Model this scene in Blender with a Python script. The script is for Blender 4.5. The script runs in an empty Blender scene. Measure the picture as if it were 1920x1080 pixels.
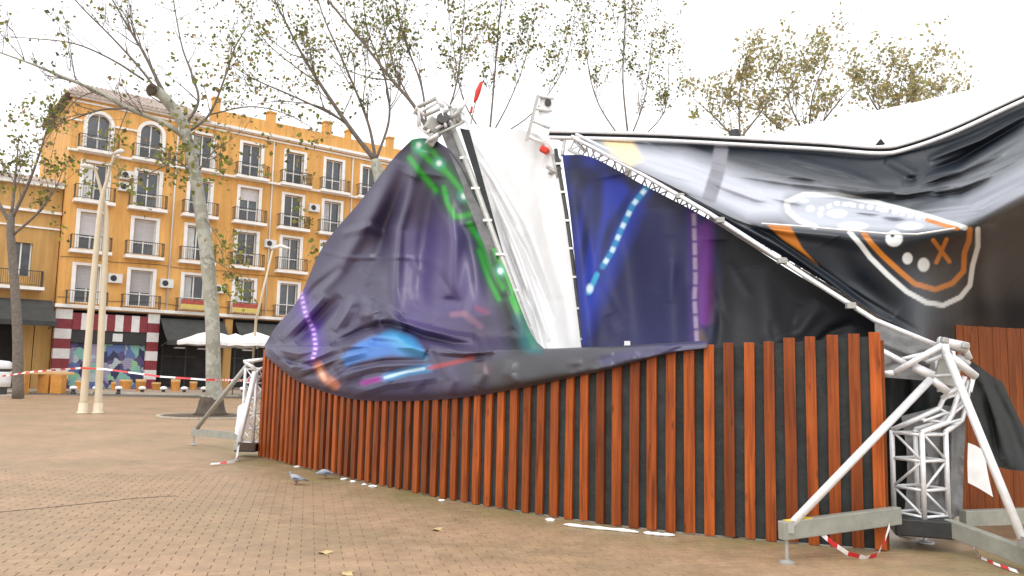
import bpy, bmesh, math, random
import numpy as np
from mathutils import Vector, Matrix

scene = bpy.context.scene
COL = scene.collection
R = math.radians

# ------------------------------------------------------------------ camera
EYE = Vector((0, 0, 1.65))
PITCH, ROLL, FOC = R(6.1), R(1.2), 1500.0          # focal length in pixels of a 1920 px wide frame
cam_d = bpy.data.cameras.new('camera')
cam_d.sensor_width = 36.0
cam_d.lens = FOC * 36.0 / 1920.0
cam_d.clip_start = 0.05
cam_d.clip_end = 3000.0
cam = bpy.data.objects.new('camera', cam_d)
COL.objects.link(cam)
CR = Matrix.Rotation(math.pi / 2 + PITCH, 3, 'X') @ Matrix.Rotation(ROLL, 3, 'Z')
cam.matrix_world = Matrix.Translation(EYE) @ CR.to_4x4()
scene.camera = cam

# ------------------------------------------------------------------ world, sun, exposure
SUN_EL, SUN_AZ = R(52), R(205)
world = bpy.data.worlds.new('World')
scene.world = world
world.use_nodes = True
wn = world.node_tree
wn.nodes.clear()
sky = wn.nodes.new('ShaderNodeTexSky')
sky.sky_type = 'NISHITA'
sky.sun_disc = False
sky.sun_elevation = SUN_EL
sky.sun_rotation = SUN_AZ
sky.air_density = 1.6
sky.dust_density = 7.0
sky.ozone_density = 1.0
hs = wn.nodes.new('ShaderNodeHueSaturation')
hs.inputs['Saturation'].default_value = 0.3
bg = wn.nodes.new('ShaderNodeBackground')
bg.inputs['Strength'].default_value = 0.15
wo = wn.nodes.new('ShaderNodeOutputWorld')
wn.links.new(sky.outputs[0], hs.inputs['Color'])
# closed white cloud cover: an even layer laid over most of the clear sky
cloud = wn.nodes.new('ShaderNodeMix')
cloud.data_type = 'RGBA'
cloud.inputs[0].default_value = 0.85
cloud.inputs[7].default_value = (7.6, 7.7, 7.9, 1)
wn.links.new(hs.outputs[0], cloud.inputs[6])
wn.links.new(cloud.outputs[2], bg.inputs['Color'])
wn.links.new(bg.outputs[0], wo.inputs['Surface'])

sun_d = bpy.data.lights.new('sun', 'SUN')
sun_d.energy = 0.6
sun_d.angle = R(25)
sun_d.color = (1.0, 0.96, 0.9)
sun = bpy.data.objects.new('sun', sun_d)
COL.objects.link(sun)
sdir = Vector((math.sin(SUN_AZ) * math.cos(SUN_EL), math.cos(SUN_AZ) * math.cos(SUN_EL), math.sin(SUN_EL)))
sun.rotation_euler = sdir.to_track_quat('Z', 'Y').to_euler()

vs = scene.view_settings
vs.view_transform = 'Standard'
vs.look = 'None'
vs.exposure = 0.6
vs.gamma = 1.0
vs.use_curve_mapping = False

# ------------------------------------------------------------------ helpers
rng = random.Random(7)
NCR = np.array(CR)


def ray(x, y):
    return CR @ Vector(((x - 960) / FOC, -(y - 540) / FOC, -1.0))


def at(x, y, Y):
    """the place at distance Y in front of the viewer along the sight line through a picture point"""
    d = ray(x, y)
    return EYE + d * (Y / d.y)


def gnd(x, y, z=0.0):
    d = ray(x, y)
    return EYE + d * ((z - EYE.z) / d.z)


def proj(p):
    q = CR.transposed() @ (Vector(p) - EYE)
    return 960 + FOC * q.x / -q.z, 540 - FOC * q.y / -q.z


def tag(o, label=None, cat=None, group=None, kind=None):
    if label: o['label'] = label
    if cat: o['category'] = cat
    if group: o['group'] = group
    if kind: o['kind'] = kind
    return o


def thing(name, loc, label, cat, group=None):
    o = bpy.data.objects.new(name, None)
    o.empty_display_size = 0.1
    COL.objects.link(o)
    o.location = loc
    return tag(o, label, cat, group)


def wloc(o):
    v = Vector((0, 0, 0))
    while o is not None:
        v = v + o.location
        o = o.parent
    return v


class MB:
    """collects shapes in world coordinates and links them as ONE mesh object"""

    def __init__(self):
        self.v, self.f, self.m = [], [], []

    def add(self, vs, fs, mi=0):
        b = len(self.v)
        self.v += [tuple(p) for p in vs]
        self.f += [tuple(i + b for i in f) for f in fs]
        self.m += [mi] * len(fs)
        return self

    def hexa(self, p, mi=0):
        # p: 8 corners, bottom ring 0-3 then top ring 4-7
        return self.add(p, [(3, 2, 1, 0), (4, 5, 6, 7), (0, 1, 5, 4), (1, 2, 6, 5), (2, 3, 7, 6), (3, 0, 4, 7)], mi)

    def box(self, c, s, M=None, mi=0):
        c = Vector(c)
        q = []
        for z in (-1, 1):
            for x, y in ((-1, -1), (1, -1), (1, 1), (-1, 1)):
                w = Vector((x * s[0] / 2, y * s[1] / 2, z * s[2] / 2))
                q.append(c + (M @ w if M else w))
        return self.hexa(q, mi)

    def bar(self, a, b, w, h, up=(0, 0, 1), mi=0):
        a, b = Vector(a), Vector(b)
        d = (b - a).normalized()
        up = Vector(up)
        s = d.cross(up)
        if s.length < 1e-4: s = d.cross(Vector((1, 0, 0)))
        s.normalize()
        u = s.cross(d).normalized()
        q = []
        for e in (a, b):
            q += [e - s * w / 2 - u * h / 2, e + s * w / 2 - u * h / 2, e + s * w / 2 + u * h / 2, e - s * w / 2 + u * h / 2]
        return self.hexa(q, mi)

    def tube(self, pts, rad, n=8, cap=True, mi=0):
        pts = [Vector(p) for p in pts]
        if not hasattr(rad, '__len__'): rad = [rad] * len(pts)
        vs, fs = [], []
        ref = None
        for i, p in enumerate(pts):
            d = (pts[min(i + 1, len(pts) - 1)] - pts[max(i - 1, 0)])
            d = d.normalized() if d.length > 1e-9 else Vector((0, 0, 1))
            if ref is None:
                ref = Vector((1, 0, 0)) if abs(d.x) < 0.8 else Vector((0, 1, 0))
            s = d.cross(ref).normalized()
            ref = s.cross(d).normalized()
            for k in range(n):
                a = 2 * math.pi * k / n
                vs.append(p + (s * math.cos(a) + ref * math.sin(a)) * rad[i])
        for i in range(len(pts) - 1):
            for k in range(n):
                k2 = (k + 1) % n
                fs.append((i * n + k, i * n + k2, (i + 1) * n + k2, (i + 1) * n + k))
        if cap:
            fs.append(tuple(range(n - 1, -1, -1)))
            b = (len(pts) - 1) * n
            fs.append(tuple(range(b, b + n)))
        return self.add(vs, fs, mi)

    def lathe(self, c, prof, n=16, axis=None, mi=0):
        """prof: list of (radius, height) along +Z or the given axis matrix"""
        c = Vector(c)
        vs, fs = [], []
        for r, h in prof:
            for k in range(n):
                a = 2 * math.pi * k / n
                w = Vector((r * math.cos(a), r * math.sin(a), h))
                vs.append(c + (axis @ w if axis else w))
        for i in range(len(prof) - 1):
            for k in range(n):
                k2 = (k + 1) % n
                fs.append((i * n + k, i * n + k2, (i + 1) * n + k2, (i + 1) * n + k))
        fs.append(tuple(range(n - 1, -1, -1)))
        b = (len(prof) - 1) * n
        fs.append(tuple(range(b, b + n)))
        return self.add(vs, fs, mi)

    def prism(self, poly, ex, mi=0):
        """closed polygon (list of points) extruded by vector ex"""
        poly = [Vector(p) for p in poly]
        n = len(poly)
        ex = Vector(ex)
        vs = poly + [p + ex for p in poly]
        fs = [tuple(range(n - 1, -1, -1)), tuple(range(n, 2 * n))]
        for i in range(n):
            j = (i + 1) % n
            fs.append((i, j, n + j, n + i))
        return self.add(vs, fs, mi)

    def build(self, name, mats, parent=None, smooth=False, bevel=0.0, origin=None):
        off = wloc(parent) if parent is not None else Vector((0, 0, 0))
        if origin is not None:
            loc = Vector(origin) - off
            off = Vector(origin)
        else:
            loc = Vector((0, 0, 0))
        me = bpy.data.meshes.new(name)
        me.from_pydata([(p[0] - off.x, p[1] - off.y, p[2] - off.z) for p in self.v], [], self.f)
        if not isinstance(mats, (list, tuple)): mats = [mats]
        for m in mats: me.materials.append(m)
        if len(mats) > 1:
            me.polygons.foreach_set('material_index', self.m)
        if smooth:
            me.polygons.foreach_set('use_smooth', [True] * len(me.polygons))
        me.update()
        o = bpy.data.objects.new(name, me)
        COL.objects.link(o)
        o.location = loc
        if parent is not None: o.parent = parent
        if bevel > 0:
            md = o.modifiers.new('bevel', 'BEVEL')
            md.width = bevel
            md.segments = 2
            md.limit_method = 'ANGLE'
        return o


def dup(o, parent, loc):
    c = o.copy()
    COL.objects.link(c)
    c.parent = parent
    c.location = loc
    for ch in list(o.children):
        dup(ch, c, ch.location)
    return c


# ------------------------------------------------------------------ materials
def nodes_of(name):
    m = bpy.data.materials.new(name)
    m.use_nodes = True
    nt = m.node_tree
    return m, nt, nt.nodes['Principled BSDF'], nt.nodes.new, nt.links.new


def rgb(c, a=1.0):
    return (c[0], c[1], c[2], a)


def mat(name, c1, c2=None, scale=6.0, rough=0.6, spec=0.5, metal=0.0, bump=0.0, bscale=40.0, stretch=None, rnd=0.0, detail=5.0, coords='Object', r2=None):
    """noise-mottled paint/cloth/stone: c1..c2 by noise, bump by finer noise, optional brightness change from object to object"""
    m, nt, P, new, link = nodes_of(name)
    tc = new('ShaderNodeTexCoord')
    src = tc.outputs[coords]
    if coords == 'World':
        pass
    if stretch:
        mp = new('ShaderNodeMapping')
        mp.inputs['Scale'].default_value = stretch
        link(src, mp.inputs['Vector'])
        src = mp.outputs[0]
    nz = new('ShaderNodeTexNoise')
    nz.inputs['Scale'].default_value = scale
    nz.inputs['Detail'].default_value = detail
    nz.inputs['Roughness'].default_value = 0.62
    link(src, nz.inputs['Vector'])
    rp = new('ShaderNodeValToRGB')
    rp.color_ramp.elements[0].position = 0.3
    rp.color_ramp.elements[1].position = 0.7
    rp.color_ramp.elements[0].color = rgb(c1)
    rp.color_ramp.elements[1].color = rgb(c2 or c1)
    link(nz.outputs['Fac'], rp.inputs['Fac'])
    out = rp.outputs['Color']
    if rnd > 0:
        oi = new('ShaderNodeObjectInfo')
        mr = new('ShaderNodeMapRange')
        mr.inputs['To Min'].default_value = 1.0 - rnd
        mr.inputs['To Max'].default_value = 1.0 + rnd
        link(oi.outputs['Random'], mr.inputs['Value'])
        h = new('ShaderNodeHueSaturation')
        link(mr.outputs[0], h.inputs['Value'])
        link(out, h.inputs['Color'])
        out = h.outputs[0]
    link(out, P.inputs['Base Color'])
    P.inputs['Roughness'].default_value = rough
    P.inputs['Metallic'].default_value = metal
    P.inputs['Specular IOR Level'].default_value = spec
    if r2 is not None:
        mr = new('ShaderNodeMapRange')
        mr.inputs['To Min'].default_value = rough
        mr.inputs['To Max'].default_value = r2
        link(nz.outputs['Fac'], mr.inputs['Value'])
        link(mr.outputs[0], P.inputs['Roughness'])
    if bump > 0:
        n2 = new('ShaderNodeTexNoise')
        n2.inputs['Scale'].default_value = bscale
        n2.inputs['Detail'].default_value = 6
        link(src, n2.inputs['Vector'])
        bp = new('ShaderNodeBump')
        bp.inputs['Strength'].default_value = bump
        bp.inputs['Distance'].default_value = 0.02
        link(n2.outputs['Fac'], bp.inputs['Height'])
        link(bp.outputs[0], P.inputs['Normal'])
    return m


def mat_print(name, rough=0.36, spec=0.5, bump=0.25, bscale=9.0):
    """printed vinyl: the print is stored on the sheet itself as a colour layer"""
    m, nt, P, new, link = nodes_of(name)
    a = new('ShaderNodeAttribute')
    a.attribute_name = 'print'
    link(a.outputs['Color'], P.inputs['Base Color'])
    P.inputs['Specular IOR Level'].default_value = spec
    tc = new('ShaderNodeTexCoord')
    nz = new('ShaderNodeTexNoise')
    nz.inputs['Scale'].default_value = bscale
    nz.inputs['Detail'].default_value = 7
    nz.inputs['Roughness'].default_value = 0.6
    nz.inputs['Distortion'].default_value = 0.6
    link(tc.outputs['Object'], nz.inputs['Vector'])
    bp = new('ShaderNodeBump')
    bp.inputs['Strength'].default_value = bump
    bp.inputs['Distance'].default_value = 0.03
    link(nz.outputs['Fac'], bp.inputs['Height'])
    link(bp.outputs[0], P.inputs['Normal'])
    mr = new('ShaderNodeMapRange')
    mr.inputs['To Min'].default_value = rough - 0.06
    mr.inputs['To Max'].default_value = rough + 0.1
    link(nz.outputs['Fac'], mr.inputs['Value'])
    link(mr.outputs[0], P.inputs['Roughness'])
    return m


def mat_wood(name, c1, c2, c3, rnd=0.35, rough=0.45, grain=(28, 28, 1.4)):
    m, nt, P, new, link = nodes_of(name)
    tc = new('ShaderNodeTexCoord')
    oi = new('ShaderNodeObjectInfo')
    ad = new('ShaderNodeVectorMath')
    sc = new('ShaderNodeVectorMath')
    sc.operation = 'SCALE'
    cb = new('ShaderNodeCombineXYZ')
    link(oi.outputs['Random'], cb.inputs[0])
    link(oi.outputs['Random'], cb.inputs[2])
    link(cb.outputs[0], sc.inputs[0])
    sc.inputs['Scale'].default_value = 37.0
    link(tc.outputs['Object'], ad.inputs[0])
    link(sc.outputs[0], ad.inputs[1])
    mp = new('ShaderNodeMapping')
    mp.inputs['Scale'].default_value = grain
    link(ad.outputs[0], mp.inputs['Vector'])
    nz = new('ShaderNodeTexNoise')
    nz.inputs['Scale'].default_value = 1.0
    nz.inputs['Detail'].default_value = 6
    nz.inputs['Distortion'].default_value = 0.5
    link(mp.outputs[0], nz.inputs['Vector'])
    rp = new('ShaderNodeValToRGB')
    e = rp.color_ramp.elements
    e[0].position, e[1].position = 0.28, 0.75
    e[0].color, e[1].color = rgb(c1), rgb(c3)
    k = e.new(0.5)
    k.color = rgb(c2)
    link(nz.outputs['Fac'], rp.inputs['Fac'])
    # knots
    vo = new('ShaderNodeTexVoronoi')
    vo.inputs['Scale'].default_value = 1.0
    mp2 = new('ShaderNodeMapping')
    mp2.inputs['Scale'].default_value = (9, 9, 2.2)
    link(ad.outputs[0], mp2.inputs['Vector'])
    link(mp2.outputs[0], vo.inputs['Vector'])
    kr = new('ShaderNodeMapRange')
    kr.inputs['From Min'].default_value = 0.05
    kr.inputs['From Max'].default_value = 0.16
    kr.inputs['To Min'].default_value = 0.45
    link(vo.outputs['Distance'], kr.inputs['Value'])
    # weathering: large blotches
    n3 = new('ShaderNodeTexNoise')
    n3.inputs['Scale'].default_value = 1.6
    n3.inputs['Detail'].default_value = 3
    link(ad.outputs[0], n3.inputs['Vector'])
    w = new('ShaderNodeMapRange')
    w.inputs['To Min'].default_value = 0.6
    w.inputs['To Max'].default_value = 1.35
    link(n3.outputs['Fac'], w.inputs['Value'])
    mr = new('ShaderNodeMapRange')
    mr.inputs['To Min'].default_value = 1.0 - rnd
    mr.inputs['To Max'].default_value = 1.0 + rnd
    link(oi.outputs['Random'], mr.inputs['Value'])
    m1 = new('ShaderNodeMath'); m1.operation = 'MULTIPLY'
    m2 = new('ShaderNodeMath'); m2.operation = 'MULTIPLY'
    link(kr.outputs[0], m1.inputs[0]); link(w.outputs[0], m1.inputs[1])
    link(m1.outputs[0], m2.inputs[0]); link(mr.outputs[0], m2.inputs[1])
    h = new('ShaderNodeHueSaturation')
    link(rp.outputs[0], h.inputs['Color'])
    link(m2.outputs[0], h.inputs['Value'])
    link(h.outputs[0], P.inputs['Base Color'])
    P.inputs['Roughness'].default_value = rough
    P.inputs['Specular IOR Level'].default_value = 0.3
    bp = new('ShaderNodeBump')
    bp.inputs['Strength'].default_value = 0.35
    bp.inputs['Distance'].default_value = 0.004
    link(nz.outputs['Fac'], bp.inputs['Height'])
    link(bp.outputs[0], P.inputs['Normal'])
    return m


def mat_attr(name, attr, rough=0.6, trans=0.0):
    m, nt, P, new, link = nodes_of(name)
    a = new('ShaderNodeAttribute')
    a.attribute_name = attr
    link(a.outputs['Color'], P.inputs['Base Color'])
    P.inputs['Roughness'].default_value = rough
    if trans > 0:
        t = new('ShaderNodeBsdfTranslucent')
        link(a.outputs['Color'], t.inputs['Color'])
        mx = new('ShaderNodeMixShader')
        mx.inputs[0].default_value = trans
        link(P.outputs[0], mx.inputs[1])
        link(t.outputs[0], mx.inputs[2])
        link(mx.outputs[0], nt.nodes['Material Output'].inputs['Surface'])
    return m


M = {}
M['alu'] = mat('aluminium', (0.70, 0.70, 0.71), (0.84, 0.84, 0.85), 18, rough=0.42, metal=0.35, spec=0.6, bump=0.05, r2=0.6)
M['alu_dull'] = mat('dull_aluminium', (0.36, 0.36, 0.34), (0.46, 0.46, 0.43), 9, rough=0.5, metal=0.45, spec=0.5, bump=0.1)
M['steel_beam'] = mat('galvanised_beam', (0.27, 0.28, 0.24), (0.38, 0.38, 0.33), 7, rough=0.5, metal=0.3, bump=0.12)
M['black_metal'] = mat('black_metal', (0.012, 0.012, 0.013), (0.03, 0.03, 0.03), 9, rough=0.5, bump=0.1)
M['dark_iron'] = mat('dark_iron', (0.03, 0.03, 0.03), (0.06, 0.055, 0.05), 9, rough=0.6)
M['slat'] = mat_wood('stained_slat', (0.135, 0.026, 0.004), (0.27, 0.056, 0.007), (0.37, 0.088, 0.012), rough=.5, rnd=.42)
M['board'] = mat_wood('brown_board', (0.17, 0.042, 0.008), (0.23, 0.058, 0.010), (0.28, 0.075, 0.014), rnd=0.06, rough=.65)
M['backing'] = mat('black_felt_backing', (0.018, 0.022, 0.022), (0.045, 0.051, 0.05), 5, rough=0.9, bump=0.5, bscale=25)
M['black_cloth'] = mat('black_cloth', (0.008, 0.010, 0.010), (0.022, 0.026, 0.025), 4, rough=0.8, bump=0.4, bscale=30)
M['tarp'] = mat_print('printed_vinyl', 0.38, 0.6, 0.06, 6)
M['tarp2'] = mat_print('printed_vinyl_glossy', 0.34, 0.38, 0.08, 5)
M['tarp3'] = mat_print('printed_vinyl_matt', 0.5, 0.28, 0.06, 6)
M['white_cloth'] = mat('white_sheet', (0.70, 0.70, 0.71), (0.78, 0.78, 0.78), 3, rough=0.55, bump=0.06, bscale=6)
M['white_roof'] = mat('white_roof_vinyl', (0.80, 0.81, 0.82), (0.88, 0.88, 0.88), 2, rough=0.5, bump=0.12, bscale=5)
M['paper'] = mat('white_paper', (0.8, 0.8, 0.8), (0.86, 0.86, 0.86), 4, rough=0.7)
M['red'] = mat('red_strap', (0.55, 0.03, 0.015), (0.7, 0.05, 0.02), 12, rough=0.6)
M['tape_red'] = mat('tape_red', (0.6, 0.02, 0.03), (0.7, 0.04, 0.04), 12, rough=0.4)
M['tape_white'] = mat('tape_white', (0.82, 0.82, 0.82), (0.88, 0.88, 0.88), 12, rough=0.4)
M['yellow'] = mat('yellow_marking', (0.75, 0.5, 0.03), (0.8, 0.56, 0.05), 9, rough=0.5)
M['cream'] = mat('cream_paint', (0.58, 0.49, 0.35), (0.68, 0.59, 0.44), 1.2, rough=0.5, bump=0.05)

# ================================================================== SETTING
# plan of the slat fence on the ground (a gentle arc), right end to left end
FENCE_PX = [(1662, 1033), (1460, 1016), (1270, 999), (1150, 985), (1030, 968), (930, 952), (830, 934), (720, 911), (620, 889), (550, 872), (484, 855)]
FP = [gnd(*p) for p in FENCE_PX]


def polyline(pts, n):
    """n points evenly spaced along a smooth curve through pts"""
    P = [Vector(p) for p in pts]
    P = [P[0] * 2 - P[1]] + P + [P[-1] * 2 - P[-2]]
    out = []
    for i in range(1, len(P) - 2):
        for k in range(24):
            t = k / 24
            a, b, c, d = P[i - 1], P[i], P[i + 1], P[i + 2]
            out.append(0.5 * (2 * b + (c - a) * t + (2 * a - 5 * b + 4 * c - d) * t * t + (3 * b - a - 3 * c + d) * t ** 3))
    out.append(P[-2])
    L = [0.0]
    for i in range(1, len(out)): L.append(L[-1] + (out[i] - out[i - 1]).length)
    res, j = [], 0
    for k in range(n):
        s = L[-1] * k / (n - 1)
        while j < len(L) - 2 and L[j + 1] < s: j += 1
        t = (s - L[j]) / max(1e-9, L[j + 1] - L[j])
        res.append(out[j].lerp(out[j + 1], t))
    return res, L[-1]


A = np.array([[p.x, p.y, 1] for p in FP])
bb = np.array([-(p.x ** 2 + p.y ** 2) for p in FP])
sol = np.linalg.lstsq(A, bb, rcond=None)[0]
ARC_C = (-sol[0] / 2, -sol[1] / 2)
ARC_R = math.sqrt(ARC_C[0] ** 2 + ARC_C[1] ** 2 - sol[2])

PAV_ANG = R(14)
PAV_W, PAV_H = 0.24, 0.118


def mat_pavers():
    m, nt, P, new, link = nodes_of('clay_pavers')
    g = new('ShaderNodeNewGeometry')
    mp = new('ShaderNodeMapping')
    mp.vector_type = 'POINT'
    mp.inputs['Rotation'].default_value = (0, 0, -PAV_ANG)
    link(g.outputs['Position'], mp.inputs['Vector'])
    br = new('ShaderNodeTexBrick')
    br.offset = 0.5
    br.inputs['Scale'].default_value = 1.0
    br.inputs['Brick Width'].default_value = PAV_W
    br.inputs['Row Height'].default_value = PAV_H
    br.inputs['Mortar Size'].default_value = 0.0035
    br.inputs['Mortar Smooth'].default_value = 0.4
    br.inputs['Color1'].default_value = (0.395, 0.268, 0.165, 1)
    br.inputs['Color2'].default_value = (0.35, 0.243, 0.155, 1)
    br.inputs['Mortar'].default_value = (0.30, 0.208, 0.132, 1)
    link(mp.outputs[0], br.inputs['Vector'])
    # large stains: pinkish, olive, grey-tan
    n1 = new('ShaderNodeTexNoise'); n1.inputs['Scale'].default_value = 0.55; n1.inputs['Detail'].default_value = 5
    link(g.outputs['Position'], n1.inputs['Vector'])
    r1 = new('ShaderNodeValToRGB')
    e = r1.color_ramp.elements
    e[0].position, e[1].position = 0.32, 0.7
    e[0].color, e[1].color = (0.80, 0.82, 0.74, 1), (1.10, 1.02, 1.0, 1)
    link(n1.outputs['Fac'], r1.inputs['Fac'])
    x1 = new('ShaderNodeMix'); x1.data_type = 'RGBA'; x1.blend_type = 'MULTIPLY'
    x1.inputs[0].default_value = 1.0
    link(br.outputs['Color'], x1.inputs[6]); link(r1.outputs[0], x1.inputs[7])
    # fine speckle and dirt
    n2 = new('ShaderNodeTexNoise'); n2.inputs['Scale'].default_value = 26; n2.inputs['Detail'].default_value = 6
    link(g.outputs['Position'], n2.inputs['Vector'])
    r2 = new('ShaderNodeMapRange'); r2.inputs['To Min'].default_value = 0.72; r2.inputs['To Max'].default_value = 1.28
    link(n2.outputs['Fac'], r2.inputs['Value'])
    n4 = new('ShaderNodeTexNoise'); n4.inputs['Scale'].default_value = 3.2; n4.inputs['Detail'].default_value = 6; n4.inputs['Roughness'].default_value = .7
    link(g.outputs['Position'], n4.inputs['Vector'])
    r4 = new('ShaderNodeMapRange'); r4.inputs['From Min'].default_value = .3; r4.inputs['From Max'].default_value = .7
    r4.inputs['To Min'].default_value = 0.8; r4.inputs['To Max'].default_value = 1.12
    link(n4.outputs['Fac'], r4.inputs['Value'])
    mm = new('ShaderNodeMath'); mm.operation = 'MULTIPLY'
    link(r2.outputs[0], mm.inputs[0]); link(r4.outputs[0], mm.inputs[1])
    h = new('ShaderNodeHueSaturation')
    link(x1.outputs[2], h.inputs['Color']); link(mm.outputs[0], h.inputs['Value'])
    # green algae in a band along the foot of the fence
    vm = new('ShaderNodeVectorMath'); vm.operation = 'DISTANCE'
    vm.inputs[1].default_value = (ARC_C[0], ARC_C[1], 0.0)
    link(g.outputs['Position'], vm.inputs[0])
    sb = new('ShaderNodeMath'); sb.operation = 'SUBTRACT'; sb.inputs[1].default_value = ARC_R
    link(vm.outputs['Value'], sb.inputs[0])
    ab = new('ShaderNodeMath'); ab.operation = 'ABSOLUTE'
    link(sb.outputs[0], ab.inputs[0])
    fr = new('ShaderNodeMapRange'); fr.interpolation_type = 'SMOOTHSTEP'
    fr.inputs['From Min'].default_value = 0.1; fr.inputs['From Max'].default_value = 1.3
    fr.inputs['To Min'].default_value = 1.0; fr.inputs['To Max'].default_value = 0.0
    link(ab.outputs[0], fr.inputs['Value'])
    n3 = new('ShaderNodeTexNoise'); n3.inputs['Scale'].default_value = 1.1; n3.inputs['Detail'].default_value = 5
    link(g.outputs['Position'], n3.inputs['Vector'])
    r3 = new('ShaderNodeMapRange'); r3.inputs['From Min'].default_value = 0.36; r3.inputs['From Max'].default_value = 0.62
    link(n3.outputs['Fac'], r3.inputs['Value'])
    ml = new('ShaderNodeMath'); ml.operation = 'MULTIPLY'
    link(fr.outputs[0], ml.inputs[0]); link(r3.outputs[0], ml.inputs[1])
    m3 = new('ShaderNodeMath'); m3.operation = 'MULTIPLY'; m3.inputs[1].default_value = 0.72
    link(ml.outputs[0], m3.inputs[0])
    x2 = new('ShaderNodeMix'); x2.data_type = 'RGBA'
    link(m3.outputs[0], x2.inputs[0]); link(h.outputs[0], x2.inputs[6])
    x2.inputs[7].default_value = (0.17, 0.165, 0.05, 1)
    link(x2.outputs[2], P.inputs['Base Color'])
    # damp sheen
    rr = new('ShaderNodeMapRange'); rr.inputs['To Min'].default_value = 0.22; rr.inputs['To Max'].default_value = 0.75
    link(n4.outputs['Fac'], rr.inputs['Value'])
    link(rr.outputs[0], P.inputs['Roughness'])
    P.inputs['Specular IOR Level'].default_value = 0.5
    bp = new('ShaderNodeBump'); bp.inputs['Strength'].default_value = 0.5; bp.inputs['Distance'].default_value = 0.006
    ad = new('ShaderNodeMath'); ad.operation = 'ADD'
    iv = new('ShaderNodeMath'); iv.operation = 'MULTIPLY'; iv.inputs[1].default_value = -1.2
    link(br.outputs['Fac'], iv.inputs[0])
    link(iv.outputs[0], ad.inputs[0]); link(n2.outputs['Fac'], ad.inputs[1])
    link(ad.outputs[0], bp.inputs['Height'])
    link(bp.outputs[0], P.inputs['Normal'])
    return m


M['pavers'] = mat_pavers()
M['asphalt'] = mat('asphalt', (0.10, 0.085, 0.075), (0.15, 0.13, 0.11), 1.5, rough=0.75, bump=0.3, bscale=60)
M['kerb'] = mat('kerb_stone', (0.42, 0.37, 0.30), (0.52, 0.47, 0.38), 2.5, rough=0.8, bump=0.2)
M['pavement'] = mat('pavement_slabs', (0.30, 0.22, 0.17), (0.38, 0.29, 0.23), 0.8, rough=0.7, bump=0.2, bscale=12)

g = MB()
S = 900
g.add([(-S, -60, -0.006), (S, -60, -0.006), (S, S, -0.006), (-S, S, -0.006)], [(0, 1, 2, 3)])
ground = g.build('ground', M['pavers'])
tag(ground, 'tan clay paved plaza, damp and stained', 'ground', kind='structure')

# pavers as real blocks in the near plaza
ca, sa = math.cos(PAV_ANG), math.sin(PAV_ANG)


def in_fence(x, y):
    return math.hypot(x - ARC_C[0], y - ARC_C[1]) < ARC_R - 0.15


cells = []
for i in range(-70, 70):
    for j in range(10, 130):
        u, w = (i + (0.5 if j % 2 else 0.0)) * PAV_W, (j + 0.5) * PAV_H
        x, y = u * ca - w * sa, u * sa + w * ca
        if y < 5.2 or y > 12.5 or in_fence(x, y): continue
        px, py = proj((x, y, 0))
        if -160 < px < 2060 and py < 1130: cells.append((y, x, px, py))
cells.sort()
j0 = 0.0018


def paver_shape(jit):
    r = random.Random(jit)
    b = 0.0032
    W, Hh = PAV_W / 2 - j0, PAV_H / 2 - j0
    t = [r.uniform(-0.0012, 0.0018) for _ in range(4)]
    vs = [(-W, -Hh, -0.005), (W, -Hh, -0.005), (W, Hh, -0.005), (-W, Hh, -0.005)]
    vs += [(-W + b, -Hh + b, t[0]), (W - b, -Hh + b, t[1]), (W - b, Hh - b, t[2]), (-W + b, Hh - b, t[3])]
    c = [(W - 2 * b, 0)]
    fs = [(4, 5, 6, 7), (0, 1, 5, 4), (1, 2, 6, 5), (2, 3, 7, 6), (3, 0, 4, 7)]
    rot = lambda p: (p[0] * ca - p[1] * sa, p[0] * sa + p[1] * ca, p[2])
    return [rot(p) for p in vs], fs


shapes = [paver_shape(k) for k in range(12)]
pmesh = []
for vs_, fs_ in shapes:
    me = bpy.data.meshes.new('paver')
    me.from_pydata(vs_, [], fs_)
    me.materials.append(M['pavers'])
    pmesh.append(me)
rest = MB()
nb = 0
for (y, x, px, py) in cells:
    k = rng.randrange(12)
    if nb < 300 and -20 < px < 1940 and py < 1088:
        o = bpy.data.objects.new('paver', pmesh[k])
        COL.objects.link(o)
        o.location = (x, y, 0)
        o.parent = ground
        nb += 1
    else:
        rest.add([(p[0] + x, p[1] + y, p[2]) for p in shapes[k][0]], shapes[k][1])
o = rest.build('pavers', M['pavers'], ground)
tag(o, kind='stuff')

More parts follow.
